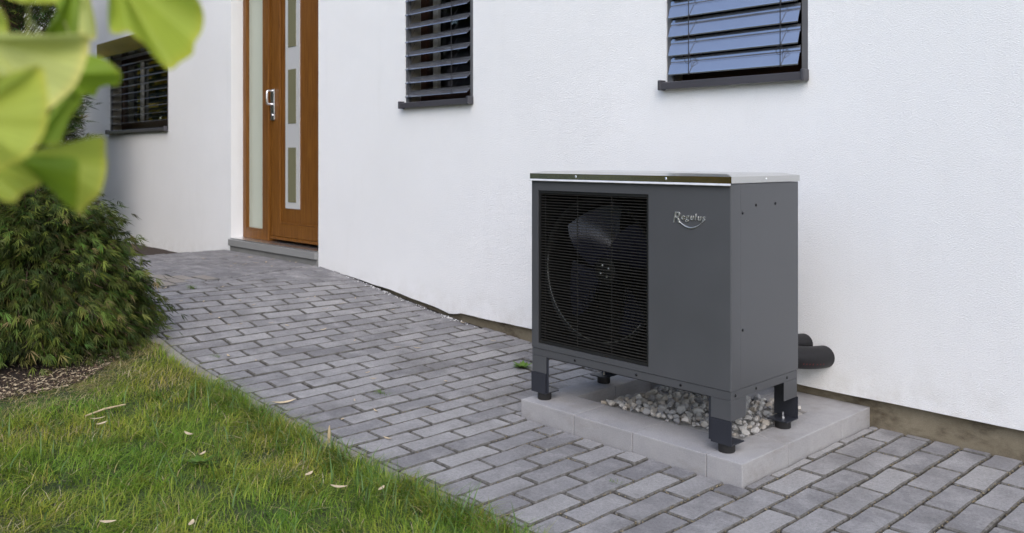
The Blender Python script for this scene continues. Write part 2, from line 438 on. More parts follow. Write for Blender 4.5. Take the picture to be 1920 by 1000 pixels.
for key, (w, l) in {'ramp': (RP, LP), 'landing': (LP, RP)}.items():
    variants[key] = []
    for i in range(7):
        vs, fs = paver_mesh([(-w / 2, -l / 2), (w / 2, -l / 2), (w / 2, l / 2), (-w / 2, l / 2)], rs)
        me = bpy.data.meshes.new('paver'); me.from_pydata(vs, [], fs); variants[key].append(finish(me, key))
info = []
for poly, zone in pieces:
    cx = (min(p[0] for p in poly) + max(p[0] for p in poly)) / 2; cy = (min(p[1] for p in poly) + max(p[1] for p in poly)) / 2
    hz = gz2 if zone == 'ramp' else (lambda x, y: .286)
    c = Vector((cx, cy, hz(cx, cy) + rs.gauss(0, .0013)))
    tx = Vector((.1, 0, hz(cx + .05, cy) - hz(cx - .05, cy))).normalized(); ty = Vector((0, .1, hz(cx, cy + .05) - hz(cx, cy - .05))).normalized()
    nz = tx.cross(ty).normalized(); ty = nz.cross(tx)
    m3 = Matrix((tx, ty, nz)).transposed() @ Matrix.Rotation(rs.gauss(0, .004), 3, 'Z') @ Matrix.Rotation(rs.gauss(0, .006), 3, 'X')
    info.append((in_view(c) * area(poly), poly, zone, c, m3))
info.sort(key=lambda t: -t[0])
rest = MB()
for i, (w, poly, zone, c, m3) in enumerate(info):
    isfull = len(poly) == 4 and abs(area(poly) - RP * LP) < 1e-5
    if i < 298:
        if isfull: me = variants[zone][rs.randrange(7)]
        else:
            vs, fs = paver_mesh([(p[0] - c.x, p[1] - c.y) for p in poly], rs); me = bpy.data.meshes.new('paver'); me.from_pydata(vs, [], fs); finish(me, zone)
        instance('paver', me, pav, c, mat3=m3)
    else:
        vs, fs = paver_mesh([(p[0] - c.x, p[1] - c.y) for p in poly], rs)
        rest.add([m3 @ Vector(v) + c for v in vs], fs)
rest.build('outer_pavers', M['paver'], pav, kind='stuff')
# kerb stones
kerb = empty('kerb', (-4, -1.83, 0), 'narrow weathered concrete kerb between lawn and paving', None, kind='structure')
for i in range(9):
    a = -7.9 + i * 1.0; b = a + .994; bm_ = MB(); xs = frange(a, b, .125)
    top = [(x, y, gz2(x, -1.8) + .004 + dz) for x in xs for y, dz in ((KY0, -.005), (KY0 - .006, 0), (KY1 + .006, 0), (KY1, -.005))]
    bm_.v = top + [(x, y, gz2(x, -1.8) - .2) for x in xs for y in (KY0, KY1)]
    n = len(xs); o = 4 * n
    for j in range(n - 1):
        q = 4 * j; bm_.f += [(q, q + 4, q + 5, q + 1), (q + 1, q + 5, q + 6, q + 2), (q + 2, q + 6, q + 7, q + 3), (q + 3, q + 7, o + 2 * j + 3, o + 2 * j + 1), (q, o + 2 * j, o + 2 * j + 2, q + 4)]
    bm_.f += [(0, 1, 2, 3, o + 1, o), (q + 4, q + 5, q + 6, q + 7, o + 2 * n - 1, o + 2 * n - 2)]
    bm_.build('kerb_stone', M['kerb'], kerb)

# ------------------------------------------------------------------ house
house = empty('house', (-4, 4, 0), 'white plastered house with brown door and dark venetian blinds', 'house')
DX0, DX1, DZ1 = -7.845, -6.230, 2.95
W3 = (-2.716, -1.924, 1.560, 2.75); W2 = (-5.025, -4.275, 1.560, 2.75); W1 = (-11.237, -9.38, 1.50, 2.40)
PB = [(-20, .10), (-9.4, .10), (-8.2, .14), (-7.85, .20), (-6.2, .20), (-6.0, .235), (-5.8, .246), (-5.43, .212), (-5.2, .196), (-4.99, .168), (-4.8, .150), (-4.62, .130), (-4.54, .112), (-4.47, .113), (-4.44, .132), (-4.3, .128), (-4.15, .124), (6, .122)]
def pbz(x): return interp(PB, x) + .0022 * noise.noise(Vector((x * 23, 0, 0))) + .003 * noise.noise(Vector((x * 6, 5, 0)))
XL, XR, ZT, YI = -17.0, 5.0, 5.6, .30
wall = MB()
ops = [(DX0, DX1, -1, DZ1), W3, W2, W1]
cuts = sorted(set([XL, XR] + [o[i] for o in ops for i in (0, 1)]))
xs = []
for a, b in zip(cuts, cuts[1:]): xs += frange(a, b, .06 if a > -7 and b < 1 else .2)[:-1]
xs.append(XR)
for a, b in zip(xs, xs[1:]):
    mid = (a + b) / 2; zs = [(None, ZT)]
    for o in ops:
        if o[0] < mid < o[1]: zs = [(None, o[2]), (o[3], ZT)] if o[2] > 0 else [(o[3], ZT)]
    for z0, z1 in zs:
        la, lb = (pbz(a), pbz(b)) if z0 is None else (z0, z0)
        wall.add([(a, 0, la), (b, 0, lb), (b, 0, z1), (a, 0, z1)], [(0, 1, 2, 3)])
        if z0 is None: wall.add([(a, 0, la), (b, 0, lb), (b, .05, lb + .004), (a, .05, la + .004)], [(3, 2, 1, 0)])
for o in ops:                                   # reveals
    z0 = max(o[2], 0.05); a, b, z1 = o[0], o[1], o[3]
    wall.add([(a, 0, z0), (a, YI, z0), (a, YI, z1), (a, 0, z1)], [(0, 1, 2, 3)]); wall.add([(b, 0, z0), (b, YI, z0), (b, YI, z1), (b, 0, z1)], [(3, 2, 1, 0)])
    wall.add([(a, 0, z1), (b, 0, z1), (b, YI, z1), (a, YI, z1)], [(3, 2, 1, 0)])
    if o[2] > 0: wall.add([(a, 0, z0), (b, 0, z0), (b, YI, z0), (a, YI, z0)], [(0, 1, 2, 3)])
wall.build('wall', M['plaster'], house, fixn=False)
sidew = MB()
sidew.add([(XR, 0, -.1), (XR, 9, -.1), (XR, 9, ZT), (XR, 0, ZT), (XL, 0, -.1), (XL, 9, -.1), (XL, 9, ZT), (XL, 0, ZT)], [(0, 1, 2, 3), (5, 4, 7, 6), (1, 5, 6, 2)])
sidew.build('side_wall', M['plaster'], house, fixn=False)
plinth = MB()
for a, b in ((XL, DX0), (DX1, XR)): plinth.box(a, b, .046, .25, -.25, .30)
plinth.build('plinth', M['plinth'], house)
rf = MB(); rf.extrude([(-.55, 5.45), (4.5, 8.2), (9.55, 5.45), (9.55, 5.62), (4.5, 8.42), (-.55, 5.62)], 'x', XL - .4, XR + .4); rf.build('roof', M['roof'], house)
room = MB(); room.box(XL + .1, XR - .1, .34, 3.2, .2, 3.1)
room.f = [f for i, f in enumerate(room.f) if i != 2]    # open towards the windows
room.build('room_interior', M['room'], house, fixn=False)
back = MB()                                     # inner leaf of the wall behind the plaster, closes the room around the openings
segs = sorted([(o[0], o[1], max(o[2], .2), o[3]) for o in ops])
px = XL
for a, b, z0, z1 in segs:
    back.box(px, a - .002, YI + .002, .338, .2, 3.1)
    if z0 > .25: back.box(a - .002, b + .002, YI + .002, .338, .2, z0 - .002)
    back.box(a - .002, b + .002, YI + .002, .338, z1 + .002, 3.1); px = b + .002
back.box(px, XR, YI + .002, .338, .2, 3.1)
back.build('inner_wall', M['room'], house)

def slat_mesh(x0, x1, tilt, m, name='slat', k=1.0):
    """z-shaped outdoor blind slat; inner edge on top, outer edge below; origin at the outer lower edge"""
    prof = [(0, 0), (.004, .003), (.008, .004), (.050, .0065), (.054, .0015), (.060, .0015), (.063, .0065), (.082, .010)]
    prof = [(d * k, h) for d, h in prof]
    th = .0013; c, s = math.cos(tilt), math.sin(tilt)
    up = [(d * c - h * s, d * s + h * c) for d, h in prof]; lo = [(d * c - (h - th) * s, d * s + (h - th) * c) for d, h in prof]
    b = MB(); b.extrude(up + lo[::-1], 'x', x0, x1)
    me = bpy.data.meshes.new(name); me.from_pydata(b.v, [], b.f)
    bm = bmesh.new(); bm.from_mesh(me); bmesh.ops.recalc_face_normals(bm, faces=bm.faces); bm.to_mesh(me); bm.free()
    me.materials.append(m); return me
def window(o, label, tilt, n, zfirst, pitch, cords, sm, mull=None, wide=1.0):
    x0, x1, z0, z1 = o; w = empty('window', ((x0 + x1) / 2, .1, z0), label, parent=house)
    for xa, xb in ((x0 + .001, x0 + .034), (x1 - .034, x1 - .001)):
        b = MB(); b.box(xa, xb, .004, .030, z0 + .002, z1 - .003, .003); b.build('guide_rail', M['rail'], w)
    sl = MB(); sl.extrude([(-.045, z0 - .034), (-.045, z0 + .000), (-.040, z0 + .004), (.10, z0 + .016), (.10, z0 + .004), (-.036, z0 - .008), (-.036, z0 - .034)], 'x', x0 + .002 - .012, x1 - .002 + .005); sl.build('sill', M['sill'], w)
    for xa in (x0 - .022, x1 - .012):
        b = MB(); b.box(xa, xa + .02, -.052, .0 - .002, z0 - .038, z0 + .016, .006); b.build('sill_end_cap', M['sill'], w)
    y = .135                                        # window frame set back in the opening
    for nm, bx in (('frame', (x0 + .002, x0 + .075, z0 + .02, z1 - .004)), ('frame', (x1 - .075, x1 - .002, z0 + .02, z1 - .004)), ('frame', (x0 + .076, x1 - .076, z0 + .02, z0 + .10)), ('frame', (x0 + .076, x1 - .076, z1 - .08, z1 - .004))):
        b = MB(); b.box(bx[0], bx[1], y, y + .07, bx[2], bx[3], .006); b.build(nm, M['brown'], w)
    g = MB(); g.box(x0 + .07, x1 - .07, y + .028, y + .036, z0 + .09, z1 - .07); g.build('pane', M['glass'], w)
    if mull:
        b = MB(); b.box(mull, mull + .05, y - .012, y + .02, z0 + .101, z1 - .081, .004); b.build('mullion', M['lightbar'], w)
    j = MB(); j.box(x0 + .0015, x0 + .006, .034, y - .004, z0 + .02, z1 - .004); j.build('jamb_lining', M['beige'], w)
    me = slat_mesh(x0 + .026 - (x0 + x1) / 2, x1 - .038 - (x0 + x1) / 2, tilt, sm, k=wide)
    for k in range(n):
        instance('slat', me, w, ((x0 + x1) / 2, -.022, zfirst + pitch * k), rot=(random.gauss(0, .02), random.gauss(0, .0015), 0))
    for cx in cords:
        b = MB(); b.tube([(cx, -.026, zfirst - .005), (cx + .001, -.027, (zfirst + z1) / 2), (cx, -.026, z1 - .01)], .0022, 6); b.build('ladder_cord', M['cord'], w)
        b = MB()
        for k in range(n - 1):
            za = zfirst + pitch * k; b.tube([(cx + .004, -.024, za + .002), (cx + .012, .0, za + pitch * .55), (cx + .013, .025, za + pitch * .98)], .0013, 5)
        b.build('tilt_cord', M['cord'], w)
        b = MB(); b.tube([(cx + .018 * math.sin(t * 6.283), -.03 - .004 * math.sin(t * 12), zfirst + .075 + .022 * math.cos(t * 6.283)) for t in [i / 12 for i in range(13)]], .0016, 5); b.build('cord_loop', M['cord'], w)
    return w
window(W3, 'window with nearly closed dark blinds above the grey unit', R(68), 12, 1.598, .098, (-2.561, -2.049), M['slat'], wide=1.18)
window(W2, 'narrow window with tilted open blinds right of the door', R(32), 12, 1.603, .0975, (-4.955, -4.47), M['slat'], mull=-4.86)
w1 = window(W1, 'far window with flat open blinds and metal hood near the garden', R(5), 9, 1.585, .088, (), M['slat'], mull=-10.55)
b = MB(); b.extrude([(.0 - .003, 2.39), (-.13, 2.39), (-.135, 2.40), (-.135, 2.575), (-.12, 2.585), (-.003, 2.60)], 'x', -11.30, -9.33); b.build('blind_hood', M['hood'], w1)

# entrance door
door = empty('door', (-7.0, .12, .4), 'golden brown entrance door with steel inlay and side light', parent=house)
Y = .12
def dbox(name, x0, x1, z0, z1, y0, y1, m, bev=.004, par=None):
    b = MB(); b.box(x0, x1, y0, y1, z0, z1, bev); return b.build(name, m, par or door)
dbox('frame', DX0 + .003, -7.778, .40, DZ1 - .003, Y, Y + .09, M['wood'])
dbox('frame', -7.777, -7.442, .40, .488, Y, Y + .09, M['wood'])
dbox('bead', -7.777, -7.442, .4885, .50, Y + .004, Y + .03, M['wood'], .003)
dbox('side_light', -7.777, -7.442, .50, DZ1 - .09, Y + .035, Y + .045, M['frost'], 0)
dbox('frame', -7.441, -7.37, .40, DZ1 - .003, Y, Y + .09, M['wood'])
dbox('frame', -7.369, -7.30, .40, DZ1 - .003, Y - .012, Y + .09, M['wood'], .006)
dbox('frame', DX0 + .003, DX1 - .003, DZ1 - .089, DZ1 - .004, Y + .092, Y + .12, M['wood'])
leaf = dbox('door_leaf', -7.275, DX1 - .09, .45, DZ1 - .10, Y + .02, Y + .085, M['wood'], .004)
dbox('stile', -7.274, -7.125, .452, DZ1 - .102, Y + .004, Y + .019, M['wood'], .005, leaf)
dbox('stile', DX1 - .24, DX1 - .092, .452, DZ1 - .102, Y + .004, Y + .019, M['wood'], .005, leaf)
dbox('bottom_rail', -7.124, DX1 - .241, .452, .572, Y + .004, Y + .019, M['wood'], .005, leaf)
dbox('moulding', -7.124, -7.108, .573, DZ1 - .103, Y + .006, Y + .019, M['wood'], .005, leaf)
dbox('moulding', -7.107, DX1 - .242, .573, .588, Y + .006, Y + .019, M['wood'], .005, leaf)
dbox('weather_bar', -7.274, DX1 - .092, .425, .4505, Y - .008, Y + .03, M['wood'], .006, leaf)
strip = dbox('steel_inlay', -7.03, -6.775, .714, DZ1 - .2, Y + .0135, Y + .0195, M['steel_door'], .001, leaf)
for z0, z1 in ((.771, 1.261), (1.475, 1.96), (2.16, 2.68)):
    g = dbox('pane', -6.975, -6.835, z0, z1, Y + .0095, Y + .0130, M['ribbed'], .001, leaf)
hp = dbox('handle_plate', -7.262, -7.196, 1.515, 1.80, Y - .012, Y + .0035, M['alu'], .006, leaf)
hb = MB(); hb.tube([(-7.235, Y - .012, 1.785), (-7.235, Y - .048, 1.785), (-7.235, Y - .058, 1.777), (-7.235, Y - .060, 1.76), (-7.235, Y - .062, 1.72), (-7.235, Y - .060, 1.68), (-7.235, Y - .058, 1.667), (-7.235, Y - .048, 1.66), (-7.235, Y - .012, 1.66)], .0105, 12)
hb.build('door_handle', M['alu'], leaf, smooth='auto')
cyl = MB(); cyl.tube([(-7.230, Y - .02, 1.56), (-7.230, Y - .010, 1.56)], .014, 14); cyl.build('lock_cylinder', M['alu'], leaf, smooth='auto')
dbox('door_sill', DX0 + .004, DX1 - .004, .392, .399, -.002, Y + .1, M['alu'], .001)
dbox('threshold_step', DX0 - .0 + .004, DX1 - .004, .330, .3905, -.034, Y + .1, M['thresh'], .004)
dbox('threshold_base', DX0 + .004, DX1 - .004, .12, .3295, -.012, Y + .1, M['stepstone'], .003)

# ------------------------------------------------------------------ concrete frame and gravel
base = empty('concrete_frame', (-2.2, -.5, 0), 'pale concrete block frame holding gravel under the grey unit', 'foundation')
HB = .079
def block(x0, x1, y0, y1): b = MB(); b.box(x0 + .0008, x1 - .0008, y0 + .0008, y1 - .0008, -.06, HB + random.gauss(0, .0006), .004); b.build('concrete_block', M['base'], base)
for a, c in ((BX0, -2.466), (-2.466, -2.150), (-2.150, -1.805)): block(a, c, BY0, -.775)
block(-1.805, BX1, BY0, -.665); block(-1.805, BX1, -.665, -.225)
block(BX0, -2.645, -.775, -.5); block(BX0, -2.645, -.5, -.225)
for a, c in ((BX0, -2.47), (-2.47, -2.06), (-2.06, BX1)): block(a, c, -.225, .040)
grav = empty('gravel_bed', (-2.2, -.5, 0), 'heap of pale grey gravel stones inside the concrete frame', 'gravel')
def gsurf(x, y):
    s = sstep(-2.63, -2.42, x - .10 * (y + .5)); return .004 + s * (.070 + .02 * noise.noise(Vector((x * 5, y * 5, 0))) + .022 * math.exp(-((x + 2.15) ** 2 + (y + .45) ** 2) / .06))
gb = MB(); gx = frange(-2.643, -1.807, .03); gy = frange(-.773, -.227, .03)
gb.v = [(x, y, gsurf(x, y) - .016) for y in gy for x in gx]; gn = len(gx)
gb.f = [(j * gn + i, j * gn + i + 1, (j + 1) * gn + i + 1, (j + 1) * gn + i) for j in range(len(gy) - 1) for i in range(gn - 1)]
gb.build('gravel_fill', M['stone'], grav, fixn=False)
stones = []
rg = random.Random(11)
for i in range(9):
    bm = bmesh.new(); ax = (rg.uniform(.8, 1.25), rg.uniform(.7, 1.0), rg.uniform(.55, .85))
    for k in range(20):
        v = Vector((rg.gauss(0, 1), rg.gauss(0, 1), rg.gauss(0, 1))).normalized() * rg.uniform(.86, 1.05); bm.verts.new((v.x * ax[0], v.y * ax[1], v.z * ax[2]))
    r = bmesh.ops.convex_hull(bm, input=bm.verts); bmesh.ops.delete(bm, geom=[e for e in r['geom_interior'] if isinstance(e, bmesh.types.BMVert)], context='VERTS')
    me = bpy.data.meshes.new('stone'); bm.to_mesh(me); bm.free(); me.materials.append(M['stone']); stones.append(me)
cand = []
for i in range(2200):
    x = rg.uniform(-2.60, -1.815); y = rg.uniform(-.765, -.235)
    if gsurf(x, y) < .03 and rg.random() < .93: continue
    r = rg.choice((.012, .016, .019, .022, .025)) * rg.uniform(.9, 1.15)
    if all((x - a[0]) ** 2 + (y - a[1]) ** 2 > (.66 * (r + a[3])) ** 2 for a in cand): cand.append((x, y, gsurf(x, y) + r * .25 + rg.uniform(-.004, .008), r))
cand.sort(key=lambda c: -in_view(c[:3]))
smore = MB()
for i, (x, y, z, r) in enumerate(cand):
    me = rg.choice(stones); e = (rg.uniform(-.5, .5), rg.uniform(-.5, .5), rg.uniform(0, 6.28))
    if i < 295: instance('stone', me, grav, (x, y, z), rot=e, scale=r)
    else:
        from mathutils import Euler
        T = Matrix.Translation((x, y, z)) @ Euler(e).to_matrix().to_4x4() @ Matrix.Scale(r, 4)
        smore.add([T @ v.co for v in me.vertices], [tuple(p.vertices) for p in me.polygons])
if smore.v: smore.build('small_stones', M['stone'], grav, kind='stuff')

# ------------------------------------------------------------------ heat pump
UX0, UX1, UY0, UY1 = -2.765, -1.725, -.950, -.460
ZS0, ZS1, ZL0, ZL1 = .280, .313, 1.070, 1.100
hpu = empty('heat_pump', ((UX0 + UX1) / 2, (UY0 + UY1) / 2, .079), 'graphite grey outdoor heat pump with black fan grille and steel lid', 'heat pump')
GX0, GX1, GZ0, GZ1 = -2.722, -2.102, .338, 1.024
fp = MB(); e = .0
for x0, x1, z0, z1 in ((UX0, GX0, ZS1 + .001, ZL0), (GX1, UX1, ZS1 + .001, ZL0)):
    pass
fr = MB()                                       # one sheet with a cut-out, folded round both front corners
rb = .006
def arc(cx, cy, a0, a1, n=5): return [(cx + rb * math.cos(R(a0 + (a1 - a0) * i / n)), cy + rb * math.sin(R(a0 + (a1 - a0) * i / n))) for i in range(n + 1)]
path = [(UX0, -.887)] + arc(UX0 + rb, UY0 + rb, 180, 270) + [(GX0, UY0), (GX1, UY0)] + arc(UX1 - rb, UY0 + rb, 270, 360) + [(UX1, -.887)]
zr = [ZS1 + .0015, GZ0, GZ1, ZL0 + .004]; npth = len(path)
fr.v = [(p[0], p[1], z) for z in zr for p in path]
gi = path.index((GX0, UY0))
for j in range(3):
    for i in range(npth - 1):
        if j == 1 and i == gi: continue
        fr.f.append((j * npth + i, j * npth + i + 1, (j + 1) * npth + i + 1, (j + 1) * npth + i))
d_ = .022                                       # folded lips of the cut-out
fr.add([(GX0, UY0, GZ0), (GX1, UY0, GZ0), (GX1, UY0, GZ1), (GX0, UY0, GZ1), (GX0, UY0 + d_, GZ0), (GX1, UY0 + d_, GZ0), (GX1, UY0 + d_, GZ1), (GX0, UY0 + d_, GZ1)], [(0, 1, 5, 4), (1, 2, 6, 5), (2, 3, 7, 6), (3, 0, 4, 7)])
fr.build('front_panel', M['unit'], hpu, smooth=30.0, fixn=False)
sp = MB(); sp.box(UX1 - .02, UX1 - .0005, -.8855, UY1, ZS1 + .0015, ZL0 + .004, .0012); side = sp.build('side_panel', M['unit'], hpu)
sp = MB(); sp.box(UX0 + .0005, UX0 + .02, -.8855, UY1, ZS1 + .0015, ZL0 + .004, .0012); sp.build('side_panel', M['unit'], hpu)
sp = MB(); sp.box(UX0 + .021, UX1 - .021, UY1 - .015, UY1 - .001, ZS1 + .0015, ZL0 + .004); sp.build('back_panel', M['unit'], hpu)
sk = MB(); sk.box(UX0 + .003, UX1 - .003, UY0 + .003, UY1 - .003, ZS0, ZS1 - .0005, .002); skirt = sk.build('bottom_rail', M['unit'], hpu)
pn = MB(); pn.box(UX0 + .05, UX1 - .05, UY0 + .06, UY1 - .05, ZS0 - .022, ZS0 - .001, .004); pn.build('drain_pan', M['black'], hpu)
tr = MB()
tr.box(UX1 - .0705, UX1 - .068, UY0 + .001, UY0 + .0026, ZS0 + .001, ZS1 - .001)
lid = MB()
lx0, lx1, ly0, ly1 = UX0 - .004, UX1 + .004, UY0 - .005, UY1 + .004
lid.add([(x, y, z) for z in (ZL0 + .006, ZL1) for x, y in ((lx0, ly0), (lx1, ly0), (lx1, ly1), (lx0, ly1))], [(0, 1, 5, 4), (1, 2, 6, 5), (2, 3, 7, 6), (3, 0, 4, 7)])
q = .05; zt = ZL1 + .010
lid.add([(lx0, ly0, ZL1), (lx1, ly0, ZL1), (lx1, ly1, ZL1), (lx0, ly1, ZL1), (lx0 + q, ly0 + q, zt), (lx1 - q, ly0 + q, zt), (lx1 - q, ly1 - q, zt), (lx0 + q, ly1 - q, zt)], [(0, 1, 5, 4), (1, 2, 6, 5), (2, 3, 7, 6), (3, 0, 4, 7), (4, 5, 6, 7)])
lido = lid.build('lid', M['steel'], hpu)
lip = MB(); lip.extrude([(ly0 + .001, ZL0 + .0055), (ly0 - .0095, ZL0 - .001), (ly0 - .0090, ZL0 - .003), (ly0 + .0035, ZL0 - .001)], 'x', lx0 + .001, lx1 - .004); lip.build('lid_lip', simple('folded_lip', (.62, .62, .62), .45, .2), lido)  # pale colour stands in for sky light caught by the steel lip
def dome(name, c, r, nrm, m, par):
    b = MB(); n = Vector(nrm); a = n.orthogonal().normalized(); c2 = n.cross(a); c = Vector(c)
    vs = []; fs = []
    for i, (rr, h) in enumerate(((1, 0), (.92, .3), (.6, .55))):
        vs += [c + (a * math.cos(k * math.pi / 5) + c2 * math.sin(k * math.pi / 5)) * r * rr + n * r * h for k in range(10)]
    for i in range(2): fs += [(i * 10 + k, i * 10 + (k + 1) % 10, i * 10 + 10 + (k + 1) % 10, i * 10 + 10 + k) for k in range(10)]
    fs.append(tuple(20 + k for k in range(10))); b.add(vs, fs); return b.build(name, m, par, smooth=True)
for x in (-2.488, -2.014): dome('lid_screw', (x, ly0, 1.089), .0052, (0, -1, 0), M['alu'], lido)
dome('lid_screw', (lx1, -.714, 1.089), .0052, (1, 0, 0), M['alu'], lido)
for y, z in ((-.78, .991), (-.639, .992), (-.873, .965), (-.873, .53)): dome('panel_screw', (UX1 - .0004 if y > -.88 else UX1, y, z), .0058, (1, 0, 0), M['screw'], hpu)
for y in (-.918, -.775, -.545): dome('panel_screw', (UX1 - .003, y, .296), .0058, (1, 0, 0), M['screw'], hpu)
for x in (-2.50, -2.165, -1.95): dome('panel_screw', (x, UY0 + .003, .296), .0055, (0, -1, 0), M['screw'], hpu)
# cavity, coil, fan
cv = MB(); cv.box(GX0 - .02, GX1 + .02, UY0 + .0225, UY1 - .06, GZ0 - .012, GZ1 + .02); cv.f = [f for i, f in enumerate(cv.f) if i != 2]
cv.build('fan_chamber', M['cavity'], hpu, fixn=False)
FX, FZ, FY, FR_ = -2.412, .682, -.80, .295
fan = empty('fan', (FX, FY, FZ), parent=hpu)
ring = MB(); n = 48
ring.v = [(FX + r * math.cos(2 * math.pi * k / n), y, FZ + r * math.sin(2 * math.pi * k / n)) for r, y in ((.318, UY0 + .05), (.303, UY0 + .055), (.299, UY0 + .075), (.299, FY + .06)) for k in range(n)]
ring.f = [(i * n + k, i * n + (k + 1) % n, (i + 1) * n + (k + 1) % n, (i + 1) * n + k) for i in range(3) for k in range(n)]
ring.build('shroud_ring', M['black'], fan, smooth=True, fixn=False)
for k in range(4):                               # swept axial blades
    a0 = R(128 + 90 * k); b = MB(); nu, nv = 6, 7
    for j in range(nv):
        r = .06 + (.285 - .06) * j / (nv - 1)
        for i in range(nu):
            t = i / (nu - 1); ang = a0 + (t - .5) * (1.15 - .25 * j / nv) - .35 * (j / nv) ** 2
            yy = FY - (t - .5) * (.15 - .05 * j / nv) + .012 * math.sin(t * 3.14)
            b.v.append((FX + r * math.cos(ang), yy, FZ + r * math.sin(ang)))
    b.f = [(j * nu + i, j * nu + i + 1, (j + 1) * nu + i + 1, (j + 1) * nu + i) for j in range(nv - 1) for i in range(nu - 1)]
    b.build('fan_blade', M['fan'], fan, smooth=True, fixn=False)
hb = MB(); hb.tube([(FX, FY - .055, FZ), (FX, FY - .05, FZ), (FX, FY + .05, FZ)], [.04, .058, .06], 24); hb.build('hub', M['black'], fan, smooth='auto')
for k in range(4): dome('hub_bolt', (FX + .026 * math.cos(k * 1.57 + .5), FY - .0555, FZ + .026 * math.sin(k * 1.57 + .5)), .007, (0, -1, 0), M['alu'], fan)
b = MB(); b.tube([(FX + .3 * math.cos(R(a)), UY0 + .052, FZ + .3 * math.sin(R(a))) for a in range(170, 322, 6)], .0028, 6); b.build('shroud_lip', M['galv'], fan, smooth=True)
# grille
gr = empty('grille', ((GX0 + GX1) / 2, UY0 + .012, GZ0), parent=hpu)
b = MB()
for x0, x1, z0, z1 in ((GX0 + .0015, GX0 + .011, GZ0 + .0015, GZ1 - .0015), (GX1 - .011, GX1 - .0015, GZ0 + .0015, GZ1 - .0015), (GX0 + .0112, GX1 - .0112, GZ0 + .0015, GZ0 + .014), (GX0 + .0112, GX1 - .0112, GZ1 - .012, GZ1 - .0015)): b.box(x0, x1, UY0 + .004, UY0 + .02, z0, z1)
b.build('grille_frame', M['black'], gr)
sl = bpy.data.meshes.new('grille_slat'); bb = MB(); w = (GX1 - GX0) / 2 - .0125
bb.extrude([(-.005, -.0008), (-.005, .0008), (.008, .0012), (.008, -.0004)], 'x', -w, w); sl.from_pydata(bb.v, [], bb.f); sl.materials.append(simple('grille_enamel', (.035, .033, .03), .35))
NS = 54
for k in range(NS): instance('grille_slat', sl, gr, ((GX0 + GX1) / 2, UY0 + .011, GZ0 + .0185 + k * (GZ1 - GZ0 - .035) / (NS - 1)))
for x in (GX0 + .028, GX0 + .222, GX0 + .414, GX1 - .022):
    b = MB(); b.tube([(x, UY0 + .020, GZ0 + .016), (x, UY0 + .020, GZ1 - .014)], .0022, 6); b.build('grille_rod', M['black'], gr)
# badge
logo = empty('badge', (-1.91, UY0, .935), 'chrome lettering badge', parent=hpu)
def letters(txt, size, x, z, shear=.18, depth=.0016):
    cu = bpy.data.curves.new('letter', 'FONT'); cu.body = txt; cu.size = size; cu.shear = shear; cu.extrude = depth; cu.bevel_depth = .0005; cu.resolution_u = 3; cu.offset = -.0004
    o = bpy.data.objects.new('letter', cu); COL.objects.link(o); bpy.context.view_layer.update()
    me = bpy.data.meshes.new_from_object(o.evaluated_get(bpy.context.evaluated_depsgraph_get())); bpy.data.objects.remove(o)
    wd = max(v.co.x for v in me.vertices)
    me.materials.clear(); me.materials.append(M['badge'])
    instance('letter', me, logo, (x, UY0 - .0022, z), rot=(math.pi / 2, 0, 0)); return wd
letters('R', .062, -1.985, .920, .22)
x = -1.945
for ch in 'egulus': x += letters(ch, .036, x, .9335, .10) + .0038
b = MB(); pts = []; rr = []
for i in range(17):
    t = i / 16; pts.append((-1.958 + .116 * t, UY0 - .0022, .936 - .032 * math.sin(math.pi * min(1, t * .93 + .03)) ** .8 - .004 * t + .008 * t * t)); rr.append(.0008 + .0022 * math.sin(math.pi * (.08 + .9 * t)))
b.tube(pts, rr, 6); b.build('swoosh', M['badge'], logo, smooth=True)
# legs: corner post, bracket with foot flange, rubber foot, bolt
for lx, fx in ((UX0, 1), (UX1, -1)):
    for ly, fy in ((UY0, 1), (UY1, -1)):
        leg = empty('leg', (lx + fx * .045, ly + fy * .035, .079), parent=hpu)
        t = .003; X = lambda a: lx + fx * a; Yy = lambda a: ly + fy * a
        b = MB()
        def bx(x0, x1, y0, y1, z0, z1, bev=.0008): b.box(min(x0, x1), max(x0, x1), min(y0, y1), max(y0, y1), z0, z1, bev)
        bx(X(.0035), X(.09), Yy(.0035), Yy(.0035 + t), .205, ZS0 - .0005); bx(X(.0035), X(.0035 + t), Yy(.0067), Yy(.105), .205, ZS0 - .0005)
        b.build('corner_post', M['unit'], leg)
        b = MB(); bx(X(.000), X(.089), Yy(.0005), Yy(.0033), .114, .2045); bx(X(.000), X(.089), Yy(.0034), Yy(.088), .114, .1185)
        bx(X(.008), X(.102), Yy(.0069), Yy(.0099), .1190, .2785)
        b.build('bracket', M['bracket'], leg)
        c = (X(.045), Yy(.040))
        b = MB(); b.tube([(c[0], c[1], HB - .001), (c[0], c[1], .082), (c[0], c[1], .111), (c[0], c[1], .1138)], [.029, .031, .031, .029], 24); b.build('rubber_foot', M['rubber'], leg, smooth='auto')
        b = MB(); b.tube([(c[0], c[1], .1186), (c[0], c[1], .123)], .008, 6); b.tube([(c[0], c[1], .1235), (c[0], c[1], .142)], .004, 8); b.build('bolt', M['alu'], leg)
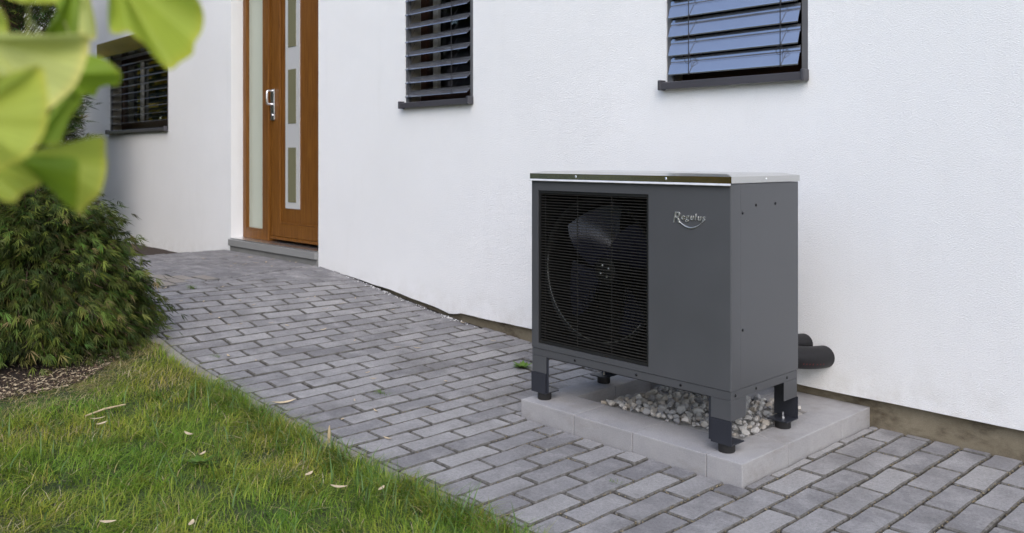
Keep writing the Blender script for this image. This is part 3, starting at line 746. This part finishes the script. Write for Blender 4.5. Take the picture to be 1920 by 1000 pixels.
# pipes into the wall
def bez(p, n=20):
    p = [Vector(q) for q in p]; out = []
    for i in range(n + 1):
        t = i / n; out.append(p[0] * (1 - t) ** 3 + p[1] * 3 * t * (1 - t) ** 2 + p[2] * 3 * t * t * (1 - t) + p[3] * t ** 3)
    return out
b = MB(); b.tube(bez([(-2.02, -.455, .345), (-1.99, -.28, .335), (-1.87, -.22, .275), (-1.842, .03, .272)]), .050, 24)
pp = b.build('insulated_pipe', M['foam'], smooth='auto', label='thick black foam insulated pipe with red print entering the wall', cat='pipe', group='insulated pipes behind the unit')
b = MB()
for i in range(13):
    if i in (4, 5): continue
    t = .50 + i * .031; q = bez([(-2.02, -.455, .345), (-1.99, -.28, .335), (-1.87, -.22, .275), (-1.842, .03, .272)], 100); p0 = q[int(t * 100)]; dr = (q[int(t * 100) + 1] - p0).normalized()
    sdir = dr.cross(Vector((0, 0, 1))).normalized(); a = R(-25)
    nn = sdir * math.cos(a) + Vector((0, 0, math.sin(a))); c = p0 + nn * .0502; up = nn.cross(dr)
    if nn.x < 0 and False: pass
    w = .0028; h = .0045 * random.uniform(.6, 1.1)
    b.add([c - dr * w - up * h, c + dr * w - up * h, c + dr * w + up * h, c - dr * w + up * h], [(0, 1, 2, 3)])
b.build('print', M['redprint'], pp, fixn=False)
b = MB(); b.tube(bez([(-2.12, -.455, .40), (-2.06, -.28, .395), (-1.97, -.2, .325), (-1.938, .03, .318)]), .043, 22)
b.build('insulated_pipe', M['foam'], smooth='auto', label='upper black insulated pipe half hidden behind the thicker one', cat='pipe', group='insulated pipes behind the unit')

# ------------------------------------------------------------------ lawn, mulch, litter
rg = random.Random(21)
def bed_edge(y): return interp([(-4.5, -4.25), (-3.2, -4.38), (-2.76, -4.40), (-2.44, -4.42), (-2.08, -4.72), (-1.86, -5.0)], y) + .05 * noise.noise(Vector((y * 5, 2, 0)))
ys = frange(-5.0, KY1 - .003, .06); mu = MB()
for y in ys:
    e = bed_edge(y)
    for i in range(26):
        x = e - (7.0 + e + 0) * 0 - i * .16 if i else e
        mu.v.append((x, y, lawn_z(x, y) + .006 + (.008 * noise.noise(Vector((x * 9, y * 9, 0))) if i else -.004)))
mu.f = [(j * 26 + i, j * 26 + i + 1, (j + 1) * 26 + i + 1, (j + 1) * 26 + i) for j in range(len(ys) - 1) for i in range(25)]
mu.build('planting_bed', M['mulch'], kind='structure', smooth=True, fixn=True, label='dark mulched planting bed around the shrub')
grid(frange(-16, -7.93, .15), frange(KY1, .04, .12), lambda x, y: ground_z(x, -1) + .012 + .012 * noise.noise(Vector((x * 7, y * 7, 3))), 'rear_bed', M['mulch'], kind='structure', label='dark planting bed along the far wall')
ch = MB()
for i in range(4200):
    y = rg.uniform(-3.6, -1.9); x = bed_edge(y) - abs(rg.gauss(0, .20)) + .06
    z = lawn_z(x, y) + .014; a = rg.uniform(0, 3.14); L = rg.uniform(.004, .026) * rg.random() ** .5; w = rg.uniform(.0012, .005); tl = rg.gauss(0, .25)
    d = Vector((math.cos(a), math.sin(a), tl)) * L; n = Vector((-math.sin(a), math.cos(a), rg.gauss(0, .3))) * w; c = Vector((x, y, z))
    ch.add([c - d, c - d * .3 + n, c + d, c + d * .2 - n, c + Vector((0, 0, .004))], [(0, 1, 4), (1, 2, 4), (2, 3, 4), (3, 0, 4)])
    k = rg.random(); cc = (.36, .29, .19) if k < .34 else (.10, .065, .042) if k < .6 else (.035, .022, .016)
    ch.c = (ch.c or []) + [cc] * 5
ch.build('mulch_chips', m_leaf('mulch_chip', .85, .0), kind='stuff', fixn=False, label='bark chips and straw scattered on the planting bed', cat='mulch')

def blade(b, x, y, z, h, w, az, lean, col, curl=1.0, seg=3):
    d = Vector((math.cos(az), math.sin(az), 0)); s = Vector((-math.sin(az + rg.gauss(0, .5)), math.cos(az + rg.gauss(0, .5)), 0)) * w
    n0 = len(b.v); c = []
    for i in range(seg + 1):
        t = i / seg; p = Vector((x, y, z)) + d * (h * lean * t ** (1 + curl)) + Vector((0, 0, h * (t - min(.72, .42 * lean) * t * t)))
        k = 1 - t ** 1.6
        f = .62 + .5 * t                                       # blade sheath is paler or darker than the tip by nature
        if i < seg: b.v += [tuple(p - s * k), tuple(p + s * k)]
        else: b.v.append(tuple(p))
    for i in range(seg - 1): q = n0 + 2 * i; b.f.append((q, q + 1, q + 3, q + 2))
    q = n0 + 2 * (seg - 1); b.f.append((q, q + 1, q + 2))
    b.c += [col] * (2 * seg + 1)
GC = [(.105, .165, .018), (.145, .21, .022), (.195, .245, .03), (.075, .125, .014), (.24, .27, .045), (.125, .19, .035)]
DC = [(.42, .34, .17), (.34, .28, .12), (.50, .43, .27), (.27, .25, .08)]
lawn = MB(); lawn.c = []
def seen(x, y):
    q = Vector((x, y, .05)) - cam_o.location; d = q.dot(fw)
    return d > .8 and abs(q.dot(rt) / d) < .64 and -q.z / d < .47
cnt = 0
for i in range(190000):
    x = rg.uniform(-5.1, .4); y = KY1 - .006 - abs(rg.uniform(0, 1)) ** 1.0 * 2.6
    vis = seen(x, y)
    if not vis and rg.random() < .86: continue
    edge = bed_edge(y); t = x - edge
    if t < -.22: continue
    dry = max(0, min(1, 1.1 - (t + .05) / .42)) * .95
    pn = noise.noise(Vector((x * 2.2, y * 2.2, 3))); pn2 = noise.noise(Vector((x * 6, y * 6, 9)))
    if t < .0 and rg.random() < .35 - t * 2.2: continue
    dens = .55 + .8 * pn2
    if rg.random() > dens + .25: continue
    dryp = dry + max(0, pn - .12) * .55 + .05
    if rg.random() < dryp: c = rg.choice(DC)
    else:
        c = rg.choice(GC); k = 1 + .28 * pn2; k *= 1.35; c = (c[0] * k * (1.0 + .45 * pn), c[1] * k, c[2] * k)
    ek = sstep(-2.02, KY1, y)
    h = rg.uniform(.026, .072) * (1 + .35 * pn2) * (.55 + .45 * sstep(-.1, .3, t)) * (1 + .7 * ek * rg.random())
    az = rg.uniform(0, 6.283) if rg.random() > .5 * ek else R(90) + rg.gauss(0, .7)
    if rg.random() < .35: az = 2.2 + 2.5 * noise.noise(Vector((x * 1.5, y * 1.5, 17))) + rg.gauss(0, .4)
    blade(lawn, x, y, lawn_z(x, y) - .004, h, rg.uniform(.0009, .0019), az, abs(rg.gauss(1.25, .6)) * (1.4 if t < .2 else 1), c, rg.uniform(.2, 1.3)); cnt += 1
for i in range(230):                                          # tufts of longer arching blades
    x = rg.uniform(-4.1, -1.5); y = rg.uniform(-3.2, KY1 - .01)
    if i % 2: y = KY1 - .012 - abs(rg.gauss(0, .05))
    if x - bed_edge(y) < .35 or not seen(x, y): continue
    c0 = rg.choice(GC); k0 = rg.uniform(.7, 1.45); az0 = rg.uniform(0, 6.28)
    for j in range(rg.randrange(22, 55)):
        c = tuple(v * k0 * rg.uniform(.8, 1.2) for v in c0)
        if rg.random() < .08: c = rg.choice(DC)
        blade(lawn, x + rg.gauss(0, .022), y + rg.gauss(0, .022), lawn_z(x, y), rg.uniform(.045, .095), rg.uniform(.001, .0021), az0 + rg.gauss(0, 1.3), rg.uniform(.6, 2.0), c, rg.uniform(.5, 1.4), 4)
for i in range(700):                                          # long coarse blades
    x = rg.uniform(-4.0, -1.6); y = rg.uniform(-3.3, KY1 - .01)
    if x - bed_edge(y) < .3: continue
    if rg.random() < .5: y = KY1 - .01 - abs(rg.gauss(0, .09))
    c = rg.choice([(.11, .19, .06), (.14, .22, .08), (.08, .15, .03)])
    blade(lawn, x, y, lawn_z(x, y), rg.uniform(.07, .15), rg.uniform(.0015, .003), rg.uniform(0, 6.28), rg.uniform(.3, 1.0), c, rg.uniform(.5, 1.2), 5)
lawn.build('lawn_grass', M['grass'], kind='stuff', fixn=False, label='uneven green lawn grass with dry patches left of the path', cat='grass')

def small_leaf(name, x, y, z, L, w, az, label, m, group, cat, curl=.25):
    b = MB(); d = Vector((math.cos(az), math.sin(az), 0)); s = Vector((-d.y, d.x, 0)); nu = 6
    for i in range(nu + 1):
        t = i / nu; hw = w * math.sin(math.pi * (t * .94 + .03)) ** .8
        p = Vector((x, y, z)) + d * L * (t - .5); zz = curl * L * (2 * t - 1) ** 2 * .5
        b.v += [tuple(p - s * hw + Vector((0, 0, zz + hw * .5))), tuple(p + Vector((0, 0, zz))), tuple(p + s * hw + Vector((0, 0, zz + hw * .35)))]
    for i in range(nu):
        q = 3 * i; b.f += [(q, q + 1, q + 4, q + 3), (q + 1, q + 2, q + 5, q + 4)]
    return b.build(name, m, label=label, cat=cat, group=group, fixn=False, smooth=True)
PL = [(-3.614, -1.724), (-3.26, -1.631), (-3.793, -1.145), (-2.932, -1.62), (-4.121, -1.82), (-5.421, -1.321), (-4.896, -1.12), (-4.811, -1.054), (-4.645, -.901), (-4.354, -.861), (-5.092, -.492), (-5.293, -.582), (-5.263, -.661), (-5.027, -.657), (-3.687, -1.18), (-4.105, -.73), (-4.024, -.644), (-3.426, -.913), (-3.895, -.163), (-4.339, -.03), (-4.146, -.523), (-6.691, -.32), (-6.592, -.06), (-5.256, -1.058), (-5.375, -1.094), (-4.959, -1.362), (-4.307, -1.515), (-4.457, -1.6), (-3.26, -1.454), (-3.449, -1.446)]
PL += [(rg.uniform(-7.3, -6.3), rg.uniform(-.6, -.06)) for i in range(12)] + [(rg.uniform(-6.2, -4.6), rg.uniform(-1.6, -.1)) for i in range(10)]
for i, (x, y) in enumerate(PL):
    z = max(gz2(x, y), .286 if x < bline(y) else 0) + .003
    where = 'on the landing by the door step' if x < bline(y) else 'along the foot of the white wall' if y > -.2 else 'on the upper path near the shrub' if x < -4.6 else 'on the middle of the path' if x < -3.7 else 'on the path left of the concrete frame'
    small_leaf('fallen_leaf', x, y, z, rg.uniform(.02, .06) if i else .11, rg.uniform(.003, .008) if i else .012, rg.uniform(0, 6.28), 'small dry pale leaf ' + where if i else 'largest pale dry leaf on the paving at the lawn edge', M['dry'], 'dry leaves on the paving', 'leaf')
LL = ['pale dry leaf in the lawn next to the straw coloured stick', 'pale dry leaf in the lawn close behind another near the stick', 'small white dry leaf in the middle of the lawn', 'curled dry leaf lying on the broad leaved lawn weed', 'upright white dry leaf near the lawn edge', 'dry leaf at the lawn edge in the foreground', 'tan dry leaf upright at the bottom of the lawn', 'flat dry leaf at the bottom of the lawn', 'tiny pale dry leaf among coarse lawn blades']
for i, (x, y) in enumerate([(-3.792, -2.483), (-3.718, -2.491), (-3.38, -2.268), (-3.149, -2.311), (-2.533, -2.101), (-2.422, -2.003), (-2.752, -2.78), (-2.569, -2.597), (-2.708, -2.115)]):
    small_leaf('fallen_leaf', x, y, lawn_z(x, y) + .045, rg.uniform(.04, .065), .008, rg.uniform(0, 6.28), LL[i], M['dry'], 'dry leaves on the lawn', 'leaf')
zz = lawn_z(-3.93, -2.4) + .03
b = MB(); b.tube([(-3.895, -2.50, zz), (-3.925, -2.41, zz + .006), (-3.955, -2.315, zz)], [.003, .0048, .003], 7); b.build('dry_stick', M['stick'], label='straw coloured dry stick lying on the lawn near the bed', cat='stick')
b = MB(); b.tube([(-3.034, -1.835, .015), (-3.036, -1.834, .045), (-3.03, -1.836, .085)], [.003, .008, .002], 7); b.build('seed_head', M['stick'], label='small tan seed head standing at the lawn edge', cat='seed head')
# weeds in joints
def weed(x, y, z, r, n, label, broad=False):
    b = MB(); b.c = []
    for i in range(n):
        az = rg.uniform(0, 6.28); c = rg.choice(((.10, .19, .03), (.14, .24, .05), (.17, .20, .06)))
        if broad:
            p = Vector((x, y, z + .004)); d = Vector((math.cos(az), math.sin(az), rg.uniform(.05, .6))).normalized() * r * rg.uniform(.5, 1.0); s = d.cross(Vector((0, 0, 1))).normalized() * r * .2
            n0 = len(b.v); b.v += [tuple(v) for v in (p, p + d * .5 - s, p + d, p + d * .5 + s)]; b.f += [(n0, n0 + 1, n0 + 2, n0 + 3)]; b.c += [c] * 4
        else: blade(b, x + rg.gauss(0, r * .5), y + rg.gauss(0, r * .22), z - .006, r * rg.uniform(.4, .9), .0016, az, rg.uniform(.6, 1.6), c)
    b.build('weed', M['grass'], label=label, cat='weed', fixn=False, group='weeds growing in the paving joints')
weed(-3.477, -1.278, gz2(-3.477, -1.278), .045, 40, 'small grassy weed in a joint in the middle of the path')
weed(-3.37, -.42, gz2(-3.37, -.42), .07, 26, 'broad leaved weed beside the left legs of the unit', True)
weed(-4.49, -1.66, gz2(-4.49, -1.66), .045, 36, 'grassy weed in the paving close to the shrub and kerb')
weed(-1.975, -1.293, 0, .03, 22, 'tiny green weed in a joint in front of the concrete frame')
weed(-5.80, -1.244, gz2(-5.8, -1.244) + .004, .06, 34, 'flat green weed on the paving behind the shrub')
weed(-3.12, -2.33, lawn_z(-3.12, -2.33) + .02, .075, 20, 'broad leaved weed growing in the middle of the lawn', True)
cr = MB()
for i in range(4200):
    k = rg.randrange(-14, 9); xj = -1.608 + RP * k + rg.gauss(0, .0035); yj = rg.uniform(KY0 + .02, .02)
    if rg.random() < .25:
        s0 = -.28 if k % 2 else -.145; yj = s0 - LP * rg.randrange(0, 6) + rg.gauss(0, .004); xj = -1.608 + RP * (k + rg.random())
    if BX0 - .01 < xj < BX1 + .004 and yj > BY0 - .004: continue
    if yj < KY0 + .01: continue
    if noise.noise(Vector((xj * 3, yj * 3, 4))) + (.25 if xj > -1.75 else -.12) + rg.gauss(0, .12) < 0: continue
    r = rg.uniform(.0014, .0044); c = Vector((xj, yj, gz2(xj, yj) - .004 + r * .3))
    vs = [c + Vector((rg.uniform(.6, 1.2) * r * sx, rg.uniform(.6, 1.2) * r * sy, rg.uniform(.5, 1) * r * sz)) for sx, sy, sz in ((1, 0, 0), (-1, 0, 0), (0, 1, 0), (0, -1, 0), (0, 0, 1), (0, 0, -1))]
    cr.add(vs, [(0, 2, 4), (2, 1, 4), (1, 3, 4), (3, 0, 4), (2, 0, 5), (1, 2, 5), (3, 1, 5), (0, 3, 5)])
cr.build('joint_crumbs', M['crumb'], kind='stuff', fixn=False, label='brown moss crumbs filling joints between the pavers', cat='moss')

pc = MB()
for i in range(150):
    x = rg.choice((rg.gauss(-4.5, .06), rg.uniform(-5.6, -4.2), rg.gauss(-5.3, .25))); y = -abs(rg.gauss(0, .022)) - .004; r = rg.uniform(.002, .006); c = Vector((x, y, gz2(x, y) + r * .4))
    vs = [c + Vector((rg.uniform(.6, 1.4) * r * sx, rg.uniform(.6, 1.2) * r * sy, rg.uniform(.5, 1) * r * sz)) for sx, sy, sz in ((1, 0, 0), (-1, 0, 0), (0, 1, 0), (0, -1, 0), (0, 0, 1), (0, 0, -1))]
    pc.add(vs, [(0, 2, 4), (2, 1, 4), (1, 3, 4), (3, 0, 4), (2, 0, 5), (1, 2, 5), (3, 1, 5), (0, 3, 5)])
pc.build('plaster_crumbs', M['plaster'], kind='stuff', fixn=False, label='white plaster crumbs along the foot of the wall', cat='debris')
# ------------------------------------------------------------------ shrubs
def lace_leaf(b, p, d, size, col, n=7, droop=.5, fan=1.05):
    """finely cut leaf: narrow lobes spreading from one point"""
    d = d.normalized(); s = d.cross(Vector((0, 0, 1)));
    s = s.normalized() if s.length > .05 else Vector((1, 0, 0)); u = s.cross(d)
    roll = rg.gauss(0, .5); s2 = s * math.cos(roll) + u * math.sin(roll); u2 = s2.cross(d)
    for i in range(n):
        a = (i - (n - 1) / 2) / ((n - 1) / 2) * fan + rg.gauss(0, .10)
        L = size * (1 - .35 * abs(a) / fan) * rg.uniform(.8, 1.15)
        q = (d * math.cos(a) + s2 * math.sin(a)); w = u2.cross(q).normalized() * L * rg.uniform(.038, .06)
        mid = p + q * L * .48 + Vector((0, 0, -droop * L * .10)); tip = p + q * L + Vector((0, 0, -droop * L * .38))
        n0 = len(b.v); b.v += [tuple(p), tuple(mid - w), tuple(tip), tuple(mid + w)]; b.f += [(n0, n0 + 1, n0 + 2), (n0, n0 + 2, n0 + 3)]
        b.c += [col] * 4
def shrub(name, base_, rx, ry, h, ntwig, nleaf, size, label, cat, greens, low=.02, droop=.5, upright=0, trunk_h=.3):
    t = empty(name, base_, label, cat); B0 = Vector(base_)
    wood = MB(); cr = MB(); cr.c = []
    wood.tube([B0 + Vector((0, 0, -.05)), B0 + Vector((.02, .01, trunk_h * .6)), B0 + Vector((.03, -.02, trunk_h * 1.3))], [.035, .028, .02], 9)
    for i in range(ntwig):
        az = rg.uniform(0, 6.283); v = rg.random() ** .75
        el = math.asin(max(-.2, min(1, v)))
        k = rg.uniform(.80, 1.04)
        if rg.random() < .22: el *= .25; k *= 1.03
        end = B0 + Vector((rx * math.cos(az) * math.cos(el) * k, ry * math.sin(az) * math.cos(el) * k, low + (h - low) * math.sin(el) * k))
        if upright: zz = rg.random(); rr = (1 - .55 * zz) * k; end = B0 + Vector((rx * math.cos(az) * rr, ry * math.sin(az) * rr, low + (h - low) * zz))
        root = B0 + Vector((.03, -.02, min(trunk_h, end.z - B0.z) if not upright else max(.1, (end.z - B0.z) * .75)))
        midp = root.lerp(end, .5) + Vector((0, 0, .10 * h)) * (0 if upright else 1)
        pts = [root, midp, end]; wood.tube(pts, [.008, .005, .002], 5, False)
        outd = (end - root); outd.z *= .3; outd.normalize()
        g = rg.choice(greens); vv = rg.choice((.6, .8, 1.0, 1.0, 1.2, 1.7))
        for j in range(nleaf):
            tt = rg.random() ** .6; p = midp.lerp(end, tt) + Vector((rg.gauss(0, .05), rg.gauss(0, .05), rg.gauss(0, .03)))
            d = outd + Vector((rg.gauss(0, .45), rg.gauss(0, .45), rg.gauss(-droop * 1.2, .35) if not upright else rg.gauss(.1, .5)))
            cc = [x * vv * rg.uniform(.8, 1.25) for x in g]
            if rg.random() < .02: cc = [.26, .20, .09]
            elif tt > .85 and rg.random() < .25: cc = [.13, .16, .03]
            if p.z < B0.z + .02: continue
            lace_leaf(cr, p, d, size * rg.uniform(.75, 1.2), cc, 5, droop, .72 if not upright else .9)
    wood.build('trunk', M['bark'], t, smooth=True); cr.build('crown', M['foliage'], t, fixn=False)
    return t
MG = [(.044, .062, .014), (.056, .080, .018), (.074, .100, .022), (.100, .125, .030), (.036, .052, .015)]
sb = shrub('lace_leaf_maple', (-5.20, -2.38, .11), .61, .62, .96, 620, 36, .064, 'dense dark green lace leaf maple mound beside the path', 'shrub', MG, droop=.6, trunk_h=.35)
core = MB()
sb2 = shrub('evergreen_shrub', (-10.35, -1.25, .12), .9, .8, 4.2, 560, 24, .13, 'tall narrow leaved evergreen shrub by the far window', 'shrub', [(.05, .075, .022), (.04, .06, .02), (.075, .10, .03), (.14, .15, .07)], low=.3, upright=1, droop=.3, trunk_h=1.0)

# foreground ginkgo twig with its leaves
gk = empty('ginkgo_branch', (-1.0, -3.55, 1.2), 'blurred bright green ginkgo leaves hanging close at the upper left', 'branch')
def at(u, v, d):                               # a point d metres ahead of the lens, in metres right/down of the axis
    return cam_o.location + fw * d + rt * ((u - 960) / 1604.3 * d) + Vector((0, 0, -(v - 296.1) / 1604.3 * d))
def ginkgo(apex, outline, d0, d1, col, wav=.012, ph=0.0, stem=None):
    """fan leaf: radial veins from the apex to a lobed rim, bowed and ruffled in depth"""
    pts = []
    P = [outline[0]] + outline + [outline[-1]]
    for i in range(1, len(P) - 2):
        for k in range(6):
            t = k / 6; q = []
            for c in (0, 1):
                p0, p1, p2, p3 = P[i - 1][c], P[i][c], P[i + 1][c], P[i + 2][c]
                q.append(.5 * (2 * p1 + (p2 - p0) * t + (2 * p0 - 5 * p1 + 4 * p2 - p3) * t * t + (3 * p1 - p0 - 3 * p2 + p3) * t ** 3))
            pts.append(q)
    pts.append(list(outline[-1])); m = len(pts); nv = 9
    b = MB(); b.c = []
    for j in range(nv + 1):
        r = j / nv
        for i, q in enumerate(pts):
            t = i / (m - 1) * 2 - 1; rip = rg.gauss(0, .25) if j == nv else 0
            u = apex[0] + (q[0] + rip - apex[0]) * r; v = apex[1] + (q[1] + rip - apex[1]) * r
            d = d0 + (d1 - d0) * r + wav * r * (math.sin(t * 3.6 + ph) + .35 * math.sin(t * 9 + 2 * ph)) + .018 * r * abs(t)
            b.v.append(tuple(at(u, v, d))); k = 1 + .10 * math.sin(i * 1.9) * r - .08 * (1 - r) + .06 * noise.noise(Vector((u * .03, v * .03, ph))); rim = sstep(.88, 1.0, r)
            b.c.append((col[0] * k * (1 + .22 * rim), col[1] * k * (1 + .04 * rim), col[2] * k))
    b.f = [(j * m + i, j * m + i + 1, (j + 1) * m + i + 1, (j + 1) * m + i) for j in range(nv) for i in range(m - 1)]
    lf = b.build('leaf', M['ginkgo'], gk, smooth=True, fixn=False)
    A = at(*apex, d0); st = at(*(stem or (apex[0] - 60, apex[1] - 120)), d0 + .02)
    q = MB(); q.tube([A, A.lerp(st, .5) + Vector((0, 0, .004)), st], [.0011, .0010, .0012], 6); q.build('leaf_stalk', M['twig'], lf, smooth=True)
LC = [(.45, .52, .085), (.39, .48, .06), (.23, .34, .03), (.56, .60, .19)]
ginkgo((212, -55), [(203, 0), (203, 40), (207, 60), (222, 64), (240, 60), (255, 72), (272, 84), (290, 108), (317, 131), (342, 115), (361, 102), (366, 80), (378, 60), (382, 30), (374, 2), (352, -28)], .66, .61, LC[1], .014, .6, (150, -140))
ginkgo((-35, 75), [(0, 61), (50, 64), (110, 66), (162, 64), (167, 90), (158, 125), (142, 160), (116, 186), (90, 205), (60, 200), (20, 180)], .60, .56, LC[3], .012, 2.0, (-90, 20))
ginkgo((110, 142), [(150, 100), (172, 103), (200, 113), (225, 135), (228, 150), (218, 162), (204, 160), (186, 166), (177, 182), (165, 177), (148, 182)], .66, .66, LC[2], .008, 1.0, (60, 40))
ginkgo((-75, 225), [(-20, 150), (35, 132), (74, 124), (86, 150), (91, 195), (86, 240), (71, 270), (48, 296), (20, 310), (-20, 330)], .53, .50, LC[0], .010, 3.0, (-150, 120))
ginkgo((50, 288), [(95, 274), (140, 266), (176, 256), (196, 258), (198, 285), (200, 318), (193, 350), (186, 366), (165, 384), (147, 402), (138, 360), (120, 320)], .60, .58, LC[0], .010, 1.4, (-40, 220))
ginkgo((34, 300), [(60, 290), (100, 293), (146, 297), (148, 330), (145, 372), (139, 393), (118, 378), (95, 352), (70, 328)], .57, .55, LC[2], .008, .2, (-50, 230))
ginkgo((-60, 292), [(-10, 288), (40, 298), (77, 340), (62, 353), (42, 362), (26, 380), (4, 376), (-30, 352)], .57, .56, LC[0], .010, 2.5, (-150, 200))
ginkgo((158, 150), [(116, 178), (92, 216), (70, 258), (76, 272), (113, 268), (117, 240), (136, 214), (155, 188)], .68, .66, LC[2], .008, .9, (120, 40))
ginkgo((140, -40), [(90, -10), (112, 30), (84, 62), (110, 72), (150, 68), (160, 40), (158, 0)], .72, .69, LC[2], .010, 1.7, (100, -160))
ginkgo((158, -45), [(150, -10), (148, 30), (150, 66), (178, 74), (180, 50), (174, 20), (168, -10)], .71, .68, LC[3], .008, .4, (120, -160))
ginkgo((-45, 20), [(-10, 8), (10, 30), (17, 80), (12, 128), (-2, 144), (-30, 130)], .62, .60, LC[0], .010, 2.2, (-120, -40))
ginkgo((50, -70), [(-5, -12), (35, 4), (80, 7), (112, 1), (108, -30)], .66, .65, LC[1], .008, 1.1, (40, -150))
q = MB(); q.tube([at(-160, 330, .62), at(-130, 120, .64), at(-60, -60, .66), at(60, -170, .70), at(200, -260, .76)], [.0035, .004, .0045, .005, .006], 8); q.build('twig', M['bark'], gk, smooth=True)
q = MB(); q.tube([at(52, -150, .66), at(54, -40, .665), at(53, 60, .67), at(60, 110, .67)], [.0013, .0012, .0011, .001], 6); q.build('leaf_stalk', M['twig'], gk, smooth=True)

# ------------------------------------------------------------------ garden trees across the lawn (seen mirrored in glass, lid and hood; tall ones added for shade)
gt = MB(); gt.c = []
for i in range(24):
    a = R(158 + i * 7.2 + rg.uniform(-3, 3)); rad = rg.uniform(9.5, 12.5)
    c0 = Vector((-3 + rad * math.cos(a) * 1.15, -1.5 + rad * math.sin(a), 0))
    if c0.y > -2.5: continue
    hh = rg.uniform(2.6, 4.2) + (1.6 if c0.x < -9 else 0); gold = 233 < math.degrees(a) < 275 or (160 < math.degrees(a) < 182) or rg.random() < .15; g = rg.choice([(.60, .40, .05), (.50, .38, .05)]) if gold else rg.choice([(.04, .07, .02), (.06, .09, .025), (.05, .07, .03)])
    if 212 < math.degrees(a) <= 233: g = (.022, .017, .008)
    gt.tube([c0, c0 + Vector((.05, 0, hh * .6))], [.12, .06], 7); gt.c += [(.06, .045, .03)] * 14
    for j in range(620):
        v = Vector((rg.gauss(0, 1), rg.gauss(0, 1), rg.gauss(0, 1))).normalized() * rg.random() ** .4
        p = c0 + Vector((v.x * 1.25, v.y * 1.25, hh * .55 + v.z * hh * .48)); e = Vector((rg.gauss(0, 1), rg.gauss(0, 1), rg.gauss(0, 1))).normalized() * .13; f = e.orthogonal().normalized() * .10
        k = rg.uniform(.7, 1.3); gt.add([p - e, p + f, p + e, p - f], [(0, 1, 2, 3)]); gt.c += [tuple(x * k for x in g)] * 4
for c0, hh, rr in ((Vector((-16.3, -2.8, 0)), 5.5, 1.8), (Vector((-19.5, -3.6, 0)), 6.5, 2.2), (Vector((-9.2, -5.4, 0)), 6.5, 1.6), (Vector((-12.2, -4.4, 0)), 6.5, 1.7), (Vector((-15.0, -5.0, 0)), 6.0, 1.6), (Vector((-11.0, -6.6, 0)), 7.0, 1.8), (Vector((-5.9, -7.6, 0)), 5.0, 1.6)):  # unseen tall trees added to darken the left wall and colour reflections
    g = (.60, .48, .08) if c0.x < -16 else (.62, .42, .06) if c0.x > -6 else rg.choice([(.05, .08, .02), (.09, .12, .025), (.07, .10, .02)])
    gt.tube([c0, c0 + Vector((.1, 0, hh * .6))], [.14, .07], 8); gt.c += [(.06, .045, .03)] * 16
    for j in range(2200):
        v = Vector((rg.gauss(0, 1), rg.gauss(0, 1), rg.gauss(0, 1))).normalized() * rg.random() ** .4
        p = c0 + Vector((v.x * rr, v.y * rr, hh * .55 + v.z * hh * .46)); e = Vector((rg.gauss(0, 1), rg.gauss(0, 1), rg.gauss(0, 1))).normalized() * .13; f = e.orthogonal().normalized() * .10
        k = rg.uniform(.6, 1.5); gt.add([p - e, p + f, p + e, p - f], [(0, 1, 2, 3)]); gt.c += [tuple(x * k for x in g)] * 4
gt.build('garden_and_shade_trees', M['foliage'], kind='stuff', fixn=False, label='belt of garden trees across the lawn mirrored in the glass, plus tall unseen ones added for shade', cat='trees')
